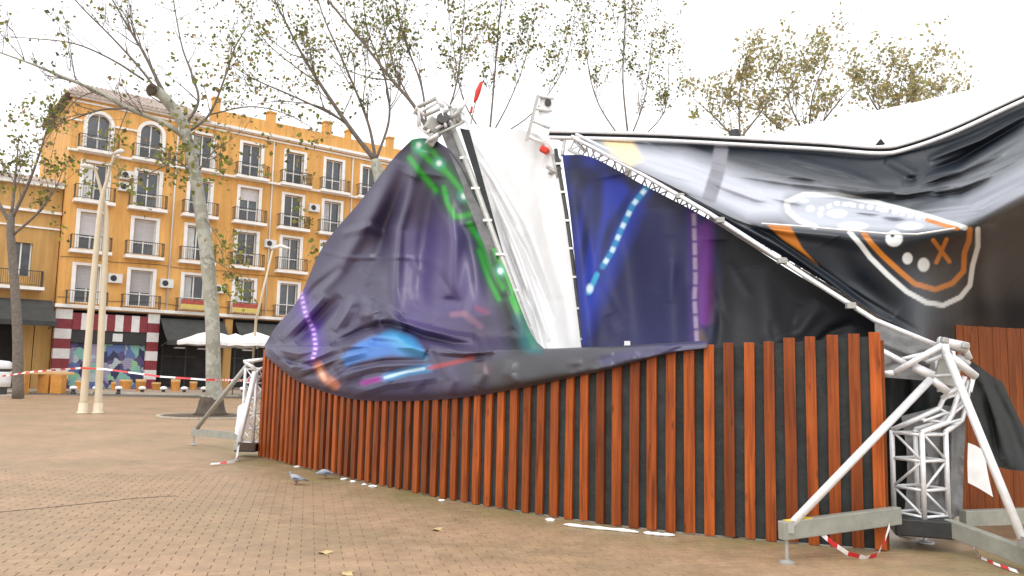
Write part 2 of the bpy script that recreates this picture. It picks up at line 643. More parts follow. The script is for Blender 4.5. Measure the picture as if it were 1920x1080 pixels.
# far side: kerb and pavement in front of the houses, with a darker carriageway strip before it
ka, kb = Vector((-60, 43.6, 0)), Vector((40, 51.5, 0))
kd = (kb - ka).normalized()
kn = Vector((kd.y, -kd.x, 0))
rd = MB()
rd.add([ka + kn * 0.05 + Vector((0, 0, .002)), kb + kn * 0.05 + Vector((0, 0, .002)), kb + kn * 3.4 + Vector((0, 0, .002)), ka + kn * 3.4 + Vector((0, 0, .002))], [(0, 3, 2, 1)])
tag(rd.build('road', M['asphalt']), 'narrow asphalt lane in front of the houses', 'road', kind='structure')
pv = MB()
q = [ka, kb, kb - kn * 60, ka - kn * 60]
pv.hexa([Vector((p.x, p.y, -0.02)) for p in q] + [Vector((p.x, p.y, 0.115)) for p in q])
pave = pv.build('pavement', M['pavement'])
tag(pave, 'raised pavement below the orange apartment house', 'pavement', kind='structure')
for i in range(60):
    a = ka + kd * (i * 1.0 + 20) + kn * 0.004
    b = a + kd * 0.985
    kk = MB()
    kk.hexa([a + Vector((0, 0, -.02)), b + Vector((0, 0, -.02)), b + kn * .16 + Vector((0, 0, -.02)), a + kn * .16 + Vector((0, 0, -.02)),
             a + Vector((0, 0, .125)), b + Vector((0, 0, .125)), b + kn * .15 + Vector((0, 0, .125)), a + kn * .15 + Vector((0, 0, .125))])
    kk.build('kerb_stone', M['kerb'], pave)

# ================================================================== APARTMENT HOUSE
TH = R(51.5)
FD = Vector((math.sin(TH), math.cos(TH), 0))       # along the facade, receding to the right
FN = Vector((math.cos(TH), -math.sin(TH), 0))      # out of the facade, towards the plaza
FC = Vector((-28.51, 51.0, 0))


def FB(t, z, o=0.0):
    return FC + FD * t + FN * o + Vector((0, 0, z))


def fbox(mb, t0, t1, z0, z1, o0, o1, mi=0):
    q = [FB(t0, z0, o0), FB(t1, z0, o0), FB(t1, z0, o1), FB(t0, z0, o1)]
    return mb.hexa(q + [p + Vector((0, 0, z1 - z0)) for p in q], mi)


def mat_stucco(name, c1, c2, c3):
    m, nt, P, new, link = nodes_of(name)
    g = new('ShaderNodeNewGeometry')
    n1 = new('ShaderNodeTexNoise'); n1.inputs['Scale'].default_value = 0.45; n1.inputs['Detail'].default_value = 7; n1.inputs['Roughness'].default_value = .65
    mp = new('ShaderNodeMapping'); mp.inputs['Scale'].default_value = (1, 1, 0.45)
    link(g.outputs['Position'], mp.inputs['Vector']); link(mp.outputs[0], n1.inputs['Vector'])
    rp = new('ShaderNodeValToRGB')
    e = rp.color_ramp.elements
    e[0].position, e[1].position = 0.3, 0.68
    e[0].color, e[1].color = rgb(c1), rgb(c2)
    link(n1.outputs['Fac'], rp.inputs['Fac'])
    n2 = new('ShaderNodeTexNoise'); n2.inputs['Scale'].default_value = 2.4; n2.inputs['Detail'].default_value = 8; n2.inputs['Roughness'].default_value = .75
    link(mp.outputs[0], n2.inputs['Vector'])
    r2 = new('ShaderNodeMapRange'); r2.inputs['From Min'].default_value = 0.56; r2.inputs['From Max'].default_value = 0.72
    r2.inputs['To Max'].default_value = 0.7
    link(n2.outputs['Fac'], r2.inputs['Value'])
    mx = new('ShaderNodeMix'); mx.data_type = 'RGBA'
    link(r2.outputs[0], mx.inputs[0]); link(rp.outputs[0], mx.inputs[6])
    mx.inputs[7].default_value = rgb(c3)
    mp3 = new('ShaderNodeMapping'); mp3.inputs['Scale'].default_value = (2.6, 2.6, 0.16)
    link(g.outputs['Position'], mp3.inputs['Vector'])
    n3 = new('ShaderNodeTexNoise'); n3.inputs['Scale'].default_value = 1.0; n3.inputs['Detail'].default_value = 6; n3.inputs['Roughness'].default_value = .7
    link(mp3.outputs[0], n3.inputs['Vector'])
    r3 = new('ShaderNodeMapRange'); r3.inputs['From Min'].default_value = .35; r3.inputs['From Max'].default_value = .7
    r3.inputs['To Min'].default_value = 1.1; r3.inputs['To Max'].default_value = .74
    link(n3.outputs['Fac'], r3.inputs['Value'])
    hsv = new('ShaderNodeHueSaturation')
    link(mx.outputs[2], hsv.inputs['Color']); link(r3.outputs[0], hsv.inputs['Value'])
    link(hsv.outputs[0], P.inputs['Base Color'])
    P.inputs['Roughness'].default_value = 0.85
    bp = new('ShaderNodeBump'); bp.inputs['Strength'].default_value = 0.3; bp.inputs['Distance'].default_value = 0.03
    link(n2.outputs['Fac'], bp.inputs['Height']); link(bp.outputs[0], P.inputs['Normal'])
    return m


M['stucco'] = mat_stucco('orange_stucco', (0.64, 0.32, 0.085), (0.74, 0.41, 0.13), (0.46, 0.24, 0.09))
M['stucco2'] = mat_stucco('dull_orange_stucco', (0.44, 0.25, 0.08), (0.54, 0.32, 0.11), (0.30, 0.19, 0.08))
M['trim'] = mat('white_trim', (0.70, 0.68, 0.64), (0.84, 0.82, 0.79), 1.3, rough=0.7, bump=0.1)
M['glass'] = mat('window_glass', (0.035, 0.04, 0.048), (0.10, 0.105, 0.115), 1.1, rough=0.12, spec=0.8, rnd=0.5)
M['blind'] = mat('roller_blind', (0.50, 0.47, 0.47), (0.60, 0.57, 0.57), 2, rough=0.7, rnd=0.3, stretch=(1, 1, 12))
M['curtain'] = mat('pale_curtain', (0.45, 0.46, 0.46), (0.62, 0.62, 0.61), 3, rough=0.8, rnd=0.3)
M['roof_tile'] = mat('old_roof_tiles', (0.34, 0.27, 0.235), (0.48, 0.40, 0.35), 3.2, rough=0.85, bump=0.5, bscale=14)
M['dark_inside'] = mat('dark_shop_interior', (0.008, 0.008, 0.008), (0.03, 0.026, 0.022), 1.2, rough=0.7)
M['maroon'] = mat('maroon_tiles', (0.16, 0.012, 0.02), (0.24, 0.025, 0.035), 4, rough=0.5)
M['white_tiles'] = mat('white_tiles', (0.6, 0.57, 0.55), (0.72, 0.7, 0.68), 4, rough=0.5)
M['awning_dark'] = mat('charcoal_awning', (0.030, 0.032, 0.030), (0.05, 0.05, 0.046), 2, rough=0.8, bump=0.15)
M['ac'] = mat('air_conditioner_white', (0.55, 0.54, 0.52), (0.68, 0.67, 0.65), 3, rough=0.6)
M['flag'] = mat('red_and_yellow_cloth', (0.30, 0.05, 0.04), (0.40, 0.09, 0.06), 4, rough=0.8)
M['flag_y'] = mat('yellow_cloth', (0.52, 0.40, 0.10), (0.60, 0.47, 0.14), 4, rough=0.8)


def mat_mural():
    m, nt, P, new, link = nodes_of('spray_painted_mural')
    tc = new('ShaderNodeTexCoord')
    mp = new('ShaderNodeMapping'); mp.inputs['Scale'].default_value = (1.5, 1.5, 1.1)
    link(tc.outputs['Object'], mp.inputs['Vector'])
    n0 = new('ShaderNodeTexNoise'); n0.inputs['Scale'].default_value = 1.3
    link(mp.outputs[0], n0.inputs['Vector'])
    vo = new('ShaderNodeTexVoronoi'); vo.inputs['Scale'].default_value = 1.25
    ad = new('ShaderNodeVectorMath'); ad.operation = 'ADD'
    link(mp.outputs[0], ad.inputs[0]); link(n0.outputs['Color'], ad.inputs[1])
    link(ad.outputs[0], vo.inputs['Vector'])
    sp = new('ShaderNodeSeparateColor')
    link(vo.outputs['Color'], sp.inputs[0])
    rp = new('ShaderNodeValToRGB')
    rp.color_ramp.interpolation = 'CONSTANT'
    cs = [(0.0, (.03, .035, .09)), (.16, (.20, .42, .36)), (.34, (.28, .26, .36)), (.5, (.09, .07, .17)), (.62, (.40, .44, .46)), (.76, (.10, .15, .33)), (.88, (.26, .46, .27))]
    e = rp.color_ramp.elements
    e[0].color = rgb(cs[0][1]); e[1].position = cs[1][0]; e[1].color = rgb(cs[1][1])
    for p_, c_ in cs[2:]:
        k = e.new(p_); k.color = rgb(c_)
    link(sp.outputs[0], rp.inputs['Fac'])
    link(rp.outputs[0], P.inputs['Base Color'])
    P.inputs['Roughness'].default_value = .7
    return m


M['mural'] = mat_mural()

house = thing('apartment_house', FB(0, 0.115), 'orange five storey apartment house with white trimmed windows and balconies', 'building')
COLS = [1.15, 4.42, 7.9, 11.45, 14.85, 18.1, 21.3, 24.5, 27.7]
T0, T1 = -0.5, 29.6
HW = 0.70
ROWS = [(5.62, 8.05), (9.12, 11.55), (12.42, 14.85), (15.77, 18.20)]   # sill and head of every floor
wall = MB()
zprev = 5.18
for (z0, z1) in ROWS:
    fbox(wall, T0, T1, zprev, z0, -0.35, 0)
    tprev = T0
    for c in COLS:
        fbox(wall, tprev, c - HW, z0, z1, -0.35, 0)
        tprev = c + HW
    fbox(wall, tprev, T1, z0, z1, -0.35, 0)
    zprev = z1
fbox(wall, T0, T1, zprev, 19.0, -0.35, 0)
fbox(wall, T0, T0 + .3, 0.115, 19.0, -12, -0.352)      # side wall
fbox(wall, T0 + .302, T1, 5.0, 18.9, -12, -11.7)
wall.build('wall', M['stucco'], house)
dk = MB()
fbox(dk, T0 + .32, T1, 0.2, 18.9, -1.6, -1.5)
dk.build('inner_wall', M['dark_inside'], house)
# cornices and ledges
for (z0, z1, o) in ((19.0, 19.22, 0.32), (18.72, 18.84, 0.10)):
    c = MB(); fbox(c, T0 - .2 if o > .2 else T0, T1, z0, z1, 0.002, o); c.build('cornice', M['trim'], house, bevel=.03)
c = MB(); fbox(c, T0 - .12, T1, 5.24, 5.46, 0.002, 0.34); c.build('ledge', M['trim'], house, bevel=.03)
c = MB(); fbox(c, T0 - .1, T1, 15.42, 15.58, 0.002, 0.26); c.build('ledge', M['trim'], house, bevel=.03)
c = MB(); fbox(c, T0 - .06, T0 + .6, 17.48, 17.6, 0.002, 0.1); c.build('ledge', M['trim'], house)
c = MB(); fbox(c, 2.0, 3.6, 17.48, 17.6, 0.002, 0.1); c.build('ledge', M['trim'], house)
# tiled roof over the near end, parapet with chimneys over the rest
rf = MB()
e0, e1, eb = 19.22, 21.4, -4.6
pts = [FB(T0 - .5, e0, .45), FB(8.2, e0, .45), FB(8.2, e1, eb), FB(T0 + 1.2, e1, eb), FB(T0 - .5, e0, -10), FB(8.2, e0, -10)]
rf.add(pts + [p - Vector((0, 0, .12)) for p in pts], [(0, 1, 2, 3), (0, 3, 4), (4, 3, 2, 5), (6, 9, 8, 7), (0, 6, 7, 1), (1, 7, 8, 2), (0, 4, 10, 6)])
roof = rf.build('roof', M['roof_tile'], house)
for i in range(30):
    t = T0 - .2 + i * 0.29
    a, b = FB(t, e0 + .05, .46), FB(max(t, T0 + 1.3 - .0) if t > T0 + 1.3 else t, e0 + .05 + (e1 - e0) * (1.0 if t > T0 + 1.3 else (t - T0 + .5) / 1.8), .46 + (eb - .45) * (1.0 if t > T0 + 1.3 else (t - T0 + .5) / 1.8))
    r = MB(); r.tube([a, b], .08, 6); r.build('tile_row', M['roof_tile'], roof)
pa = MB(); fbox(pa, 8.3, T1, 19.222, 20.25, -0.3, -0.02); pa.build('parapet', M['stucco'], house)
for t, h, w in ((8.5, 21.1, .5), (12.6, 20.95, .6), (17.2, 21.2, .6), (19.2, 20.9, .35), (23, 21.1, .5)):
    c = MB(); fbox(c, t, t + w, 20.252, h, -.7, -.1); fbox(c, t - .06, t + w + .06, h + .002, h + .12, -.76, -.04); c.build('chimney', M['stucco'], house)

# one window of each kind, then copies
def win_parts(arch):
    base = FB(0, 0)
    H = 2.43
    tr = MB()
    w = .23
    for s in (-1, 1):
        a, b = (HW, HW + w) if s > 0 else (-HW - w, -HW)
        fbox(tr, a, b, -.02, H + (0 if not arch else -.70), -.2, .07)
    if not arch:
        fbox(tr, -HW - w, HW + w, H + .002, H + .17, -.2, .075)
    else:
        n = 14
        for i in range(n):
            a0, a1 = math.pi * i / n, math.pi * (i + 1) / n
            def P_(r, a, o): return FB(r * math.cos(a), H - .70 + r * math.sin(a), o)
            q = [P_(HW, a0, -.2), P_(HW + w, a0, -.2), P_(HW + w, a1, -.2), P_(HW, a1, -.2)]
            tr.hexa(q + [p + FN * .27 for p in q])
    cas = MB()
    zt = H
    fbox(cas, -HW, -HW + .07, 0, zt, -.28, -.22); fbox(cas, HW - .07, HW, 0, zt, -.28, -.22)
    fbox(cas, -.04, .04, 0, zt, -.277, -.21)
    for z in (0.0, 0.8, zt - .08): fbox(cas, -HW + .071, HW - .071, z, z + .07, -.279, -.223)
    gl = MB(); fbox(gl, -HW, HW, 0, zt, -.33, -.29)
    inf = None
    if arch:
        inf = MB()
        n = 10
        for s in (1, -1):
            poly = [FB(s * (HW + .001), H - .70, -.30), FB(s * (HW + .001), H + .001, -.30), FB(0, H + .001, -.30)]
            for i in range(1, n + 1):
                a = math.pi / 2 * (1 - i / n)
                poly.append(FB(s * HW * math.cos(a), H - .70 + HW * math.sin(a), -.30))
            inf.prism(poly[:-1], FN * .298)
    return tr, cas, gl, inf


protos = {}
for arch in (False, True):
    tr, cas, gl, inf = win_parts(arch)
    base = FB(0, 0)
    protos[arch] = [(n_, mb_, m_) for n_, mb_, m_ in (('window_surround', tr, M['trim']), ('casement', cas, M['trim']), ('pane', gl, M['glass']), ('arch_infill', inf, M['stucco'])) if mb_]
first = {}


def place(name, mb, m, parent, key, t, z):
    """copies that share one mesh, shifted along the facade"""
    off = FD * t + Vector((0, 0, z))
    if key not in first:
        o = mb.build(name, m)
        for v in o.data.vertices: v.co -= FC
        first[key] = o.data
        COL.objects.unlink(o)
        bpy.data.objects.remove(o)
    o = bpy.data.objects.new(name, first[key])
    COL.objects.link(o)
    o.parent = parent
    o.location = FC + off - wloc(parent)
    return o


def mk(fn):
    b = MB(); fn(b); return b


bl_full = mk(lambda b: [fbox(b, -HW + .075, HW - .075, .95 + .1 * i, .95 + .1 * i + .094, -.215, -.2 + .008 * (i % 2)) for i in range(14)])
bl_half = mk(lambda b: [fbox(b, -HW + .075, HW - .075, 1.55 + .1 * i, 1.55 + .1 * i + .094, -.215, -.2 + .008 * (i % 2)) for i in range(8)])
cur = mk(lambda b: [fbox(b, -HW + .08 + .1 * i, -HW + .08 + .1 * i + .1, .05, 2.3, -.288, -.284 + .006 * (i % 2)) for i in range(5)])
slab = mk(lambda b: fbox(b, -1.22, 1.22, -.30, -.10, .002, .62))


def rail(b):
    for o_ in (.58,):
        fbox(b, -1.18, 1.18, .80, .84, o_ - .02, o_ + .02); fbox(b, -1.18, 1.18, -.04, -.01, o_ - .02, o_ + .02)
        for i in range(17): fbox(b, -1.18 + i * .1475 - .009, -1.18 + i * .1475 + .009, -.01, .80, o_ - .009, o_ + .009)
    for s in (-1, 1):
        fbox(b, s * 1.18 - .02, s * 1.18 + .02, .801, .841, .0, .559); fbox(b, s * 1.18 - .02, s * 1.18 + .02, -.039, -.009, .0, .559)
        for i in range(4): fbox(b, s * 1.18 - .009, s * 1.18 + .009, -.009, .801, .1 + i * .13, .118 + i * .13)


rl = mk(rail)
r2 = random.Random(3)
for ri, (z0, z1) in enumerate(ROWS):
    for ci, c in enumerate(COLS):
        arch = ri == 3 and ci in (0, 1)
        w = place('window', protos[arch][0][1], M['trim'], house, ('surround', arch), c, z0)
        for n_, mb_, m_ in protos[arch][1:]:
            place(n_, mb_, m_, w, (n_, arch), c, z0)
        if not arch:
            k = r2.random()
            if ri == 1 and ci in (0, 1) or ri == 0 and ci in (0, 1): place('blind', bl_full, M['blind'], w, 'blf', c, z0)
            elif k < .3: place('blind', bl_half, M['blind'], w, 'blh', c, z0)
            elif k < .62: place('curtain', cur, M['curtain'], w, 'cur', c, z0)
        if ri in (1, 2) or (ri == 3 and ci > 1):
            s = place('balcony', slab, M['trim'], house, 'slab', c, z0 - (0.02 if ri < 3 else 0))
            place('railing', rl, M['dark_iron'], s, 'rail', c, z0)
        elif ri == 0:
            place('railing', rl, M['dark_iron'], w, 'rail0', c, z0) if False else place('railing', rl, M['dark_iron'], w, 'rail', c, z0 - .1)
        elif arch:
            s = place('balcony', slab, M['trim'], house, 'slab', c, z0)
            place('railing', rl, M['dark_iron'], s, 'rail', c, z0 - .02)


def ac_unit(b):
    fbox(b, -.42, .42, -.3, .3, .02, .34)


acb = mk(ac_unit)
acf = mk(lambda b: b.lathe(FB(-.12, 0, .342), [(.2, 0), (.2, .012), (.05, .015)], 14, Matrix((FD, Vector((0, 0, 1)), FN)).transposed()))
for t, z in ((2.75, 7.35), (6.0, 7.3), (2.95, 13.55), (3.0, 14.35), (13.15, 10.9), (16.5, 14.1), (19.6, 7.4), (9.6, 7.2)):
    a = place('air_conditioner', acb, M['ac'], house, 'ac', t, z)
    place('fan_grille', acf, M['black_metal'], a, 'acf', t, z)
# banners on first floor balconies
for t in (7.9, 11.45):
    b = MB(); fbox(b, t - 1.0, t + 1.0, 5.62, 5.95, .62, .64); b.build('balcony_cloth', M['flag_y'], house)
    b = MB(); fbox(b, t - 1.0, t + 1.0, 5.952, 6.28, .62, .64); b.build('balcony_cloth', M['flag'], house)

# rain pipes and cables on the facade
for t in (6.15, 13.1, 19.7):
    p = MB(); p.tube([FB(t, 5.5, .07), FB(t, 18.7, .07)], .055, 8); p.build('rain_pipe', M['ac'], house, smooth=True)
for z in (5.9, 8.5):
    p = MB(); p.tube([FB(T0 + i * 1.5, z + .07 * math.sin(i * 2.1), .03) for i in range(20)], .016, 5); p.build('cable', M['dark_iron'], house)
# ground floor: banded pillars, painted shutter, shop openings
for (a, b_) in ((T0, .45), (5.0, 5.75)):
    nb_ = 8
    for i in range(nb_):
        z = 0.115 + i * 0.63
        p = MB(); fbox(p, a, b_, z, z + .628, -.4, .08 + .004 * (i % 2)); p.build('pillar_block', M['white_tiles'] if i % 2 else M['maroon'], house)
for t in (10.2, 15.0, 19.8, 24.6):
    p = MB(); fbox(p, t, t + .55, 0.115, 5.1, -.4, .05); p.build('pillar', M['stucco2'], house)
p = MB(); fbox(p, T0, T1, 5.1, 5.18, -.4, -.002); p.build('lintel', M['dark_inside'], house)
p = MB()
for i in range(22): fbox(p, .47, 4.98, .16 + i * .13, .16 + i * .13 + .124, -.2 - .012 * (i % 2), -.16 + .01 * (i % 2))
p.build('painted_shutter', M['mural'], house, origin=FB(2.5, 1.5))
p = MB(); fbox(p, .47, 4.98, 3.04, 3.86, -.2, .02); p.build('fascia', M['black_metal'], house)
p = MB(); fbox(p, 2.9, 3.5, 3.2, 3.72, .022, .08); p.build('shop_sign', M['ac'], house)
for i in range(9):
    t = .47 + i * .501
    p = MB(); fbox(p, t, t + .499, 3.87, 4.95, -.12 + .003 * (i % 2), .10 + .01 * (i % 2)); p.build('striped_panel', M['maroon'] if i % 2 == 0 else M['white_tiles'], house)


def awning(parent, t0, t1, z1, z0, out, m, name='awning'):
    b = MB()
    n = 8
    for i in range(n):
        a0, a1 = i / n, (i + 1) / n
        zz = lambda a: z1 + (z0 - z1) * a - .12 * math.sin(math.pi * a)
        q = [FB(t0, zz(a0), .1 + out * a0), FB(t1, zz(a0), .1 + out * a0), FB(t1, zz(a1), .1 + out * a1), FB(t0, zz(a1), .1 + out * a1)]
        b.hexa(q + [p + Vector((0, 0, .02)) for p in q])
    fbox(b, t0, t1, z0 - .28, z0 + .0, .1 + out - .015, .1 + out + .005)
    o = b.build(name, m, parent)
    for t in (t0 + .1, t1 - .1):
        s = MB(); s.bar(FB(t, z0 - .05, .1 + out - .1), FB(t, z0 - .35, .12), .05, .05); s.build('awning_arm', M['dark_iron'], o)
    return o


awning(house, 5.8, 10.1, 4.9, 3.35, 1.9, M['awning_dark'])
awning(house, 10.9, 14.9, 4.9, 4.0, 1.1, M['awning_dark'])
awning(house, 15.6, 19.7, 4.9, 4.0, 1.1, M['awning_dark'])
for t in (6.4, 8.0, 11.5, 13.2, 16.4, 18.2):
    f = MB(); fbox(f, t - .04, t + .04, .12, 3.2, -1.3, -1.22); fbox(f, t - .7, t + .7, 2.3, 2.38, -1.31, -1.21); f.build('shop_frame', M['dark_iron'], house)
for t, z in ((7.4, 2.9), (9.0, 2.88), (12.2, 2.9)):
    f = MB(); fbox(f, t - .35, t + .35, z, z + .1, -.9, -.6); f.build('shop_lamp', M['white_tiles'], house)

# lower neighbour on the left
low = thing('low_house', FB(-6, .115, -.5), 'dull orange three storey house with banded top, left of the apartment house', 'building')
TL0, TL1 = -16.0, -0.56
w = MB()
op = [(-2.6, 7.1, 9.2), (-6.2, 7.1, 9.2), (-9.8, 7.1, 9.2), (-13.0, 7.1, 9.2)]
fbox(w, TL0, TL1, 5.2, 7.1, -.8, -.5)
tp = TL0
for t, a, b_ in reversed(op):
    fbox(w, tp, t - .6, 7.1, 9.2, -.8, -.5); tp = t + .6
fbox(w, tp, TL1, 7.1, 9.2, -.8, -.5)
fbox(w, TL0, TL1, 9.2, 12.9, -.8, -.5)
fbox(w, TL0, TL1, 0.115, 12.9, -9, -8.7)
fbox(w, -1.5, TL1, .115, 5.2, -.8, -.5)
w.build('wall', M['stucco2'], low)
w = MB(); fbox(w, TL0, TL1, .2, 12.8, -2.0, -1.9); w.build('inner_wall', M['dark_inside'], low)
for z, h, o in ((12.9, .2, -.15), (11.2, .16, -.3), (10.2, .1, -.4)):
    w = MB(); fbox(w, TL0, TL1, z, z + h, -.498, o); w.build('cornice', M['trim'], low)
w = MB()
pts = [FB(TL0, 13.1, -.1), FB(TL1, 13.1, -.1), FB(TL1, 14.3, -5), FB(TL0, 14.3, -5)]
w.prism(pts, (0, 0, .12)); w.build('roof', M['roof_tile'], low)
for t, a, b_ in op:
    f = MB(); fbox(f, t - .58, t - .5, 7.1, 9.2, -.75, -.7); fbox(f, t + .5, t + .58, 7.1, 9.2, -.75, -.7); fbox(f, t - .04, t + .04, 7.1, 9.2, -.75, -.7)
    w = f.build('window', M['trim'], low)
    f = MB(); fbox(f, t - .6, t + .6, 7.1, 9.2, -.8, -.76); f.build('pane', M['glass'], w)
w = MB(); fbox(w, -5.2, -1.3, 6.2, 6.4, -.498, .5); bs = w.build('balcony', M['trim'], low)
w = MB()
fbox(w, -5.1, -1.4, 7.35, 7.4, .42, .46); fbox(w, -5.1, -1.4, 6.5, 6.53, .42, .46)
for i in range(32): fbox(w, -5.1 + i * .119, -5.1 + i * .119 + .02, 6.4, 7.36, .43, .45)
fbox(w, -1.44, -1.4, 7.35, 7.4, -.5, .41)
for i in range(7): fbox(w, -1.43, -1.41, 6.4, 7.35, -.4 + i * .12, -.38 + i * .12)
w.build('railing', M['dark_iron'], bs)
awning(low, -9.0, -.75, 5.6, 4.2, 2.2, M['awning_dark'])
w = MB(); fbox(w, -2.3, -1.55, .115, 5.19, -.8, -.52); w.build('door_panel', M['stucco2'], low)

# ================================================================== SLAT FENCE
NSL = 56
curve, FLEN = polyline(FP, NSL * 8 + 1)
TOPZ = np.array([[-5.0, 2.02], [-2.8, 1.97], [-0.5, 1.90], [0.5, 1.90], [1.2, 1.93], [2.05, 1.99], [3.8, 2.15]])


def top_z(x): return float(np.interp(x, TOPZ[:, 0], TOPZ[:, 1]))


fence = thing('slat_fence', curve[len(curve) // 2], 'long curved fence of upright orange brown slats over black felt', 'fence')
fr = random.Random(11)
bk = MB()
for i in range(0, len(curve) - 1, 4):
    a, b = curve[i], curve[min(i + 4, len(curve) - 1)]
    d = (b - a).normalized()
    n = Vector((d.y, -d.x, 0))
    if n.y > 0: n = -n
    q = [a - n * .03, b - n * .03, b - n * .005, a - n * .005]
    lo = [Vector((p.x, p.y, 0.012)) for p in q]
    hi = [Vector((p.x, p.y, top_z(p.x) - .035)) for p in q]
    bk.hexa(lo + hi)
bk.build('felt_backing', M['backing'], fence)
for k in range(NSL):
    i = k * 8 + 2
    c = curve[i]
    d = (curve[min(i + 3, len(curve) - 1)] - curve[max(i - 3, 0)]).normalized()
    n = Vector((d.y, -d.x, 0))
    if n.y > 0: n = -n
    wd = 0.108 + fr.uniform(-.006, .006)
    th = 0.044
    zt = top_z(c.x) + fr.uniform(-.012, .012)
    lean = fr.uniform(-.008, .008)
    zb = fr.uniform(.004, .02)
    s = MB()
    q0 = [c - d * wd / 2, c + d * wd / 2, c + d * wd / 2 + n * th, c - d * wd / 2 + n * th]
    lo = [p + Vector((0, 0, zb)) for p in q0]
    hi = [p + d * lean + Vector((0, 0, zt)) for p in q0]
    s.hexa(lo + hi)
    s.build('slat', M['slat'], fence, bevel=.004, origin=c)
# posts and rails behind
for k in range(0, len(curve), 56):
    c = curve[k]
    d = (curve[min(k + 3, len(curve) - 1)] - curve[max(k - 3, 0)]).normalized()
    n = Vector((d.y, -d.x, 0))
    if n.y > 0: n = -n
    p = MB(); p.bar(c - n * .08, c - n * .08 + Vector((0, 0, top_z(c.x) - .08)), .07, .07, up=n); p.build('post', M['board'], fence)

FT = np.array([(proj((c.x, c.y, top_z(c.x))) + (c.y,)) for c in curve])
FT = FT[np.argsort(FT[:, 0])]


def fence_Y(px): return np.interp(px, FT[:, 0], FT[:, 2])
def fence_topy(px): return np.interp(px, FT[:, 0], FT[:, 1])


# second, plain board fence beyond the right mast
rb = thing('board_fence', at(1800, 955, 9.9), 'plain brown board fence behind the near truss mast', 'fence')
pa_, pb_ = at(1800, 900, 9.9), at(2200, 900, 11.3)
pa_.z = pb_.z = 0
dd = (pb_ - pa_)
nbd = int(dd.length / .125)
dd.normalize()
nn = Vector((dd.y, -dd.x, 0))
for i in range(nbd):
    a = pa_ + dd * (.125 * i)
    b = a + dd * .121
    s = MB()
    q = [a, b, b + nn * (.022 + .003 * (i % 2)), a + nn * (.022 + .003 * (i % 2))]
    s.hexa([p + Vector((0, 0, .02)) for p in q] + [p + Vector((0, 0, 2.36 + fr.uniform(-.006, .006))) for p in q])
    s.build('board', M['board'], rb, bevel=.003, origin=a)
for z in (.4, 1.9):
    s = MB(); s.bar(pa_ - nn * .04 + Vector((0, 0, z)), pb_ - nn * .04 + Vector((0, 0, z)), .05, .09); s.build('rail', M['board'], rb)

# ================================================================== SHEETS
def cr_axis(Pc, n):
    """smooth curve through rows of control values along axis 0"""
    K = Pc.shape[0]
    ext = np.concatenate([2 * Pc[:1] - Pc[1:2], Pc, 2 * Pc[-1:] - Pc[-2:-1]], 0)
    t = np.linspace(0, K - 1, n)
    i = np.minimum(t.astype(int), K - 2)
    f = (t - i).reshape((-1,) + (1,) * (Pc.ndim - 1))
    a, b, c, d = ext[i], ext[i + 1], ext[i + 2], ext[i + 3]
    return 0.5 * (2 * b + (c - a) * f + (2 * a - 5 * b + 4 * c - d) * f * f + (3 * b - a - 3 * c + d) * f ** 3)


def surf(ctrl, nv, nu):
    Pc = np.array(ctrl, float)
    Pc = cr_axis(Pc, nv)
    Pc = np.swapaxes(cr_axis(np.swapaxes(Pc, 0, 1), nu), 0, 1)
    return Pc            # nv, nu, (x, y, depth)


def seg_dist(X, Y, pts):
    """distance to a polyline and the position 0..1 along it"""
    best = np.full(X.shape, 1e9)
    tt = np.zeros(X.shape)
    L = [math.dist(pts[i], pts[i + 1]) for i in range(len(pts) - 1)]
    tot, acc = sum(L), 0.0
    for i in range(len(pts) - 1):
        (x0, y0), (x1, y1) = pts[i], pts[i + 1]
        dx, dy = x1 - x0, y1 - y0
        t = np.clip(((X - x0) * dx + (Y - y0) * dy) / max(1e-9, dx * dx + dy * dy), 0, 1)
        dd_ = np.hypot(X - x0 - t * dx, Y - y0 - t * dy)
        m = dd_ < best
        best = np.where(m, dd_, best)
        tt = np.where(m, (acc + t * L[i]) / tot, tt)
        acc += L[i]
    return best, tt


def fold(G, pts, w, amp, sharp=False, fade=True):
    d, t = seg_dist(G[..., 0], G[..., 1], pts)
    pr = np.maximum(0, 1 - d / (1.6 * w)) if sharp else np.exp(-(d / w) ** 2)
    if fade: pr = pr * np.sqrt(np.maximum(0, np.sin(np.pi * np.clip(t, 0, 1)))) 
    G[..., 2] -= amp * pr


def vnoise(X, Y, s, seed):
    r = np.random.RandomState(seed)
    T = r.rand(64, 64)
    x, y = X / s, Y / s
    xi, yi = np.floor(x).astype(int), np.floor(y).astype(int)
    fx, fy = x - xi, y - yi
    fx, fy = fx * fx * (3 - 2 * fx), fy * fy * (3 - 2 * fy)
    g = lambda a, b: T[a % 64, b % 64]
    return (g(xi, yi) * (1 - fx) + g(xi + 1, yi) * fx) * (1 - fy) + (g(xi, yi + 1) * (1 - fx) + g(xi + 1, yi + 1) * fx) * fy - 0.5


def to_world(G):
    v = np.stack([(G[..., 0] - 960) / FOC, -(G[..., 1] - 540) / FOC, -np.ones(G.shape[:2])], -1)
    d = v @ NCR.T
    return np.array(EYE) + d * (G[..., 2] / d[..., 1])[..., None]


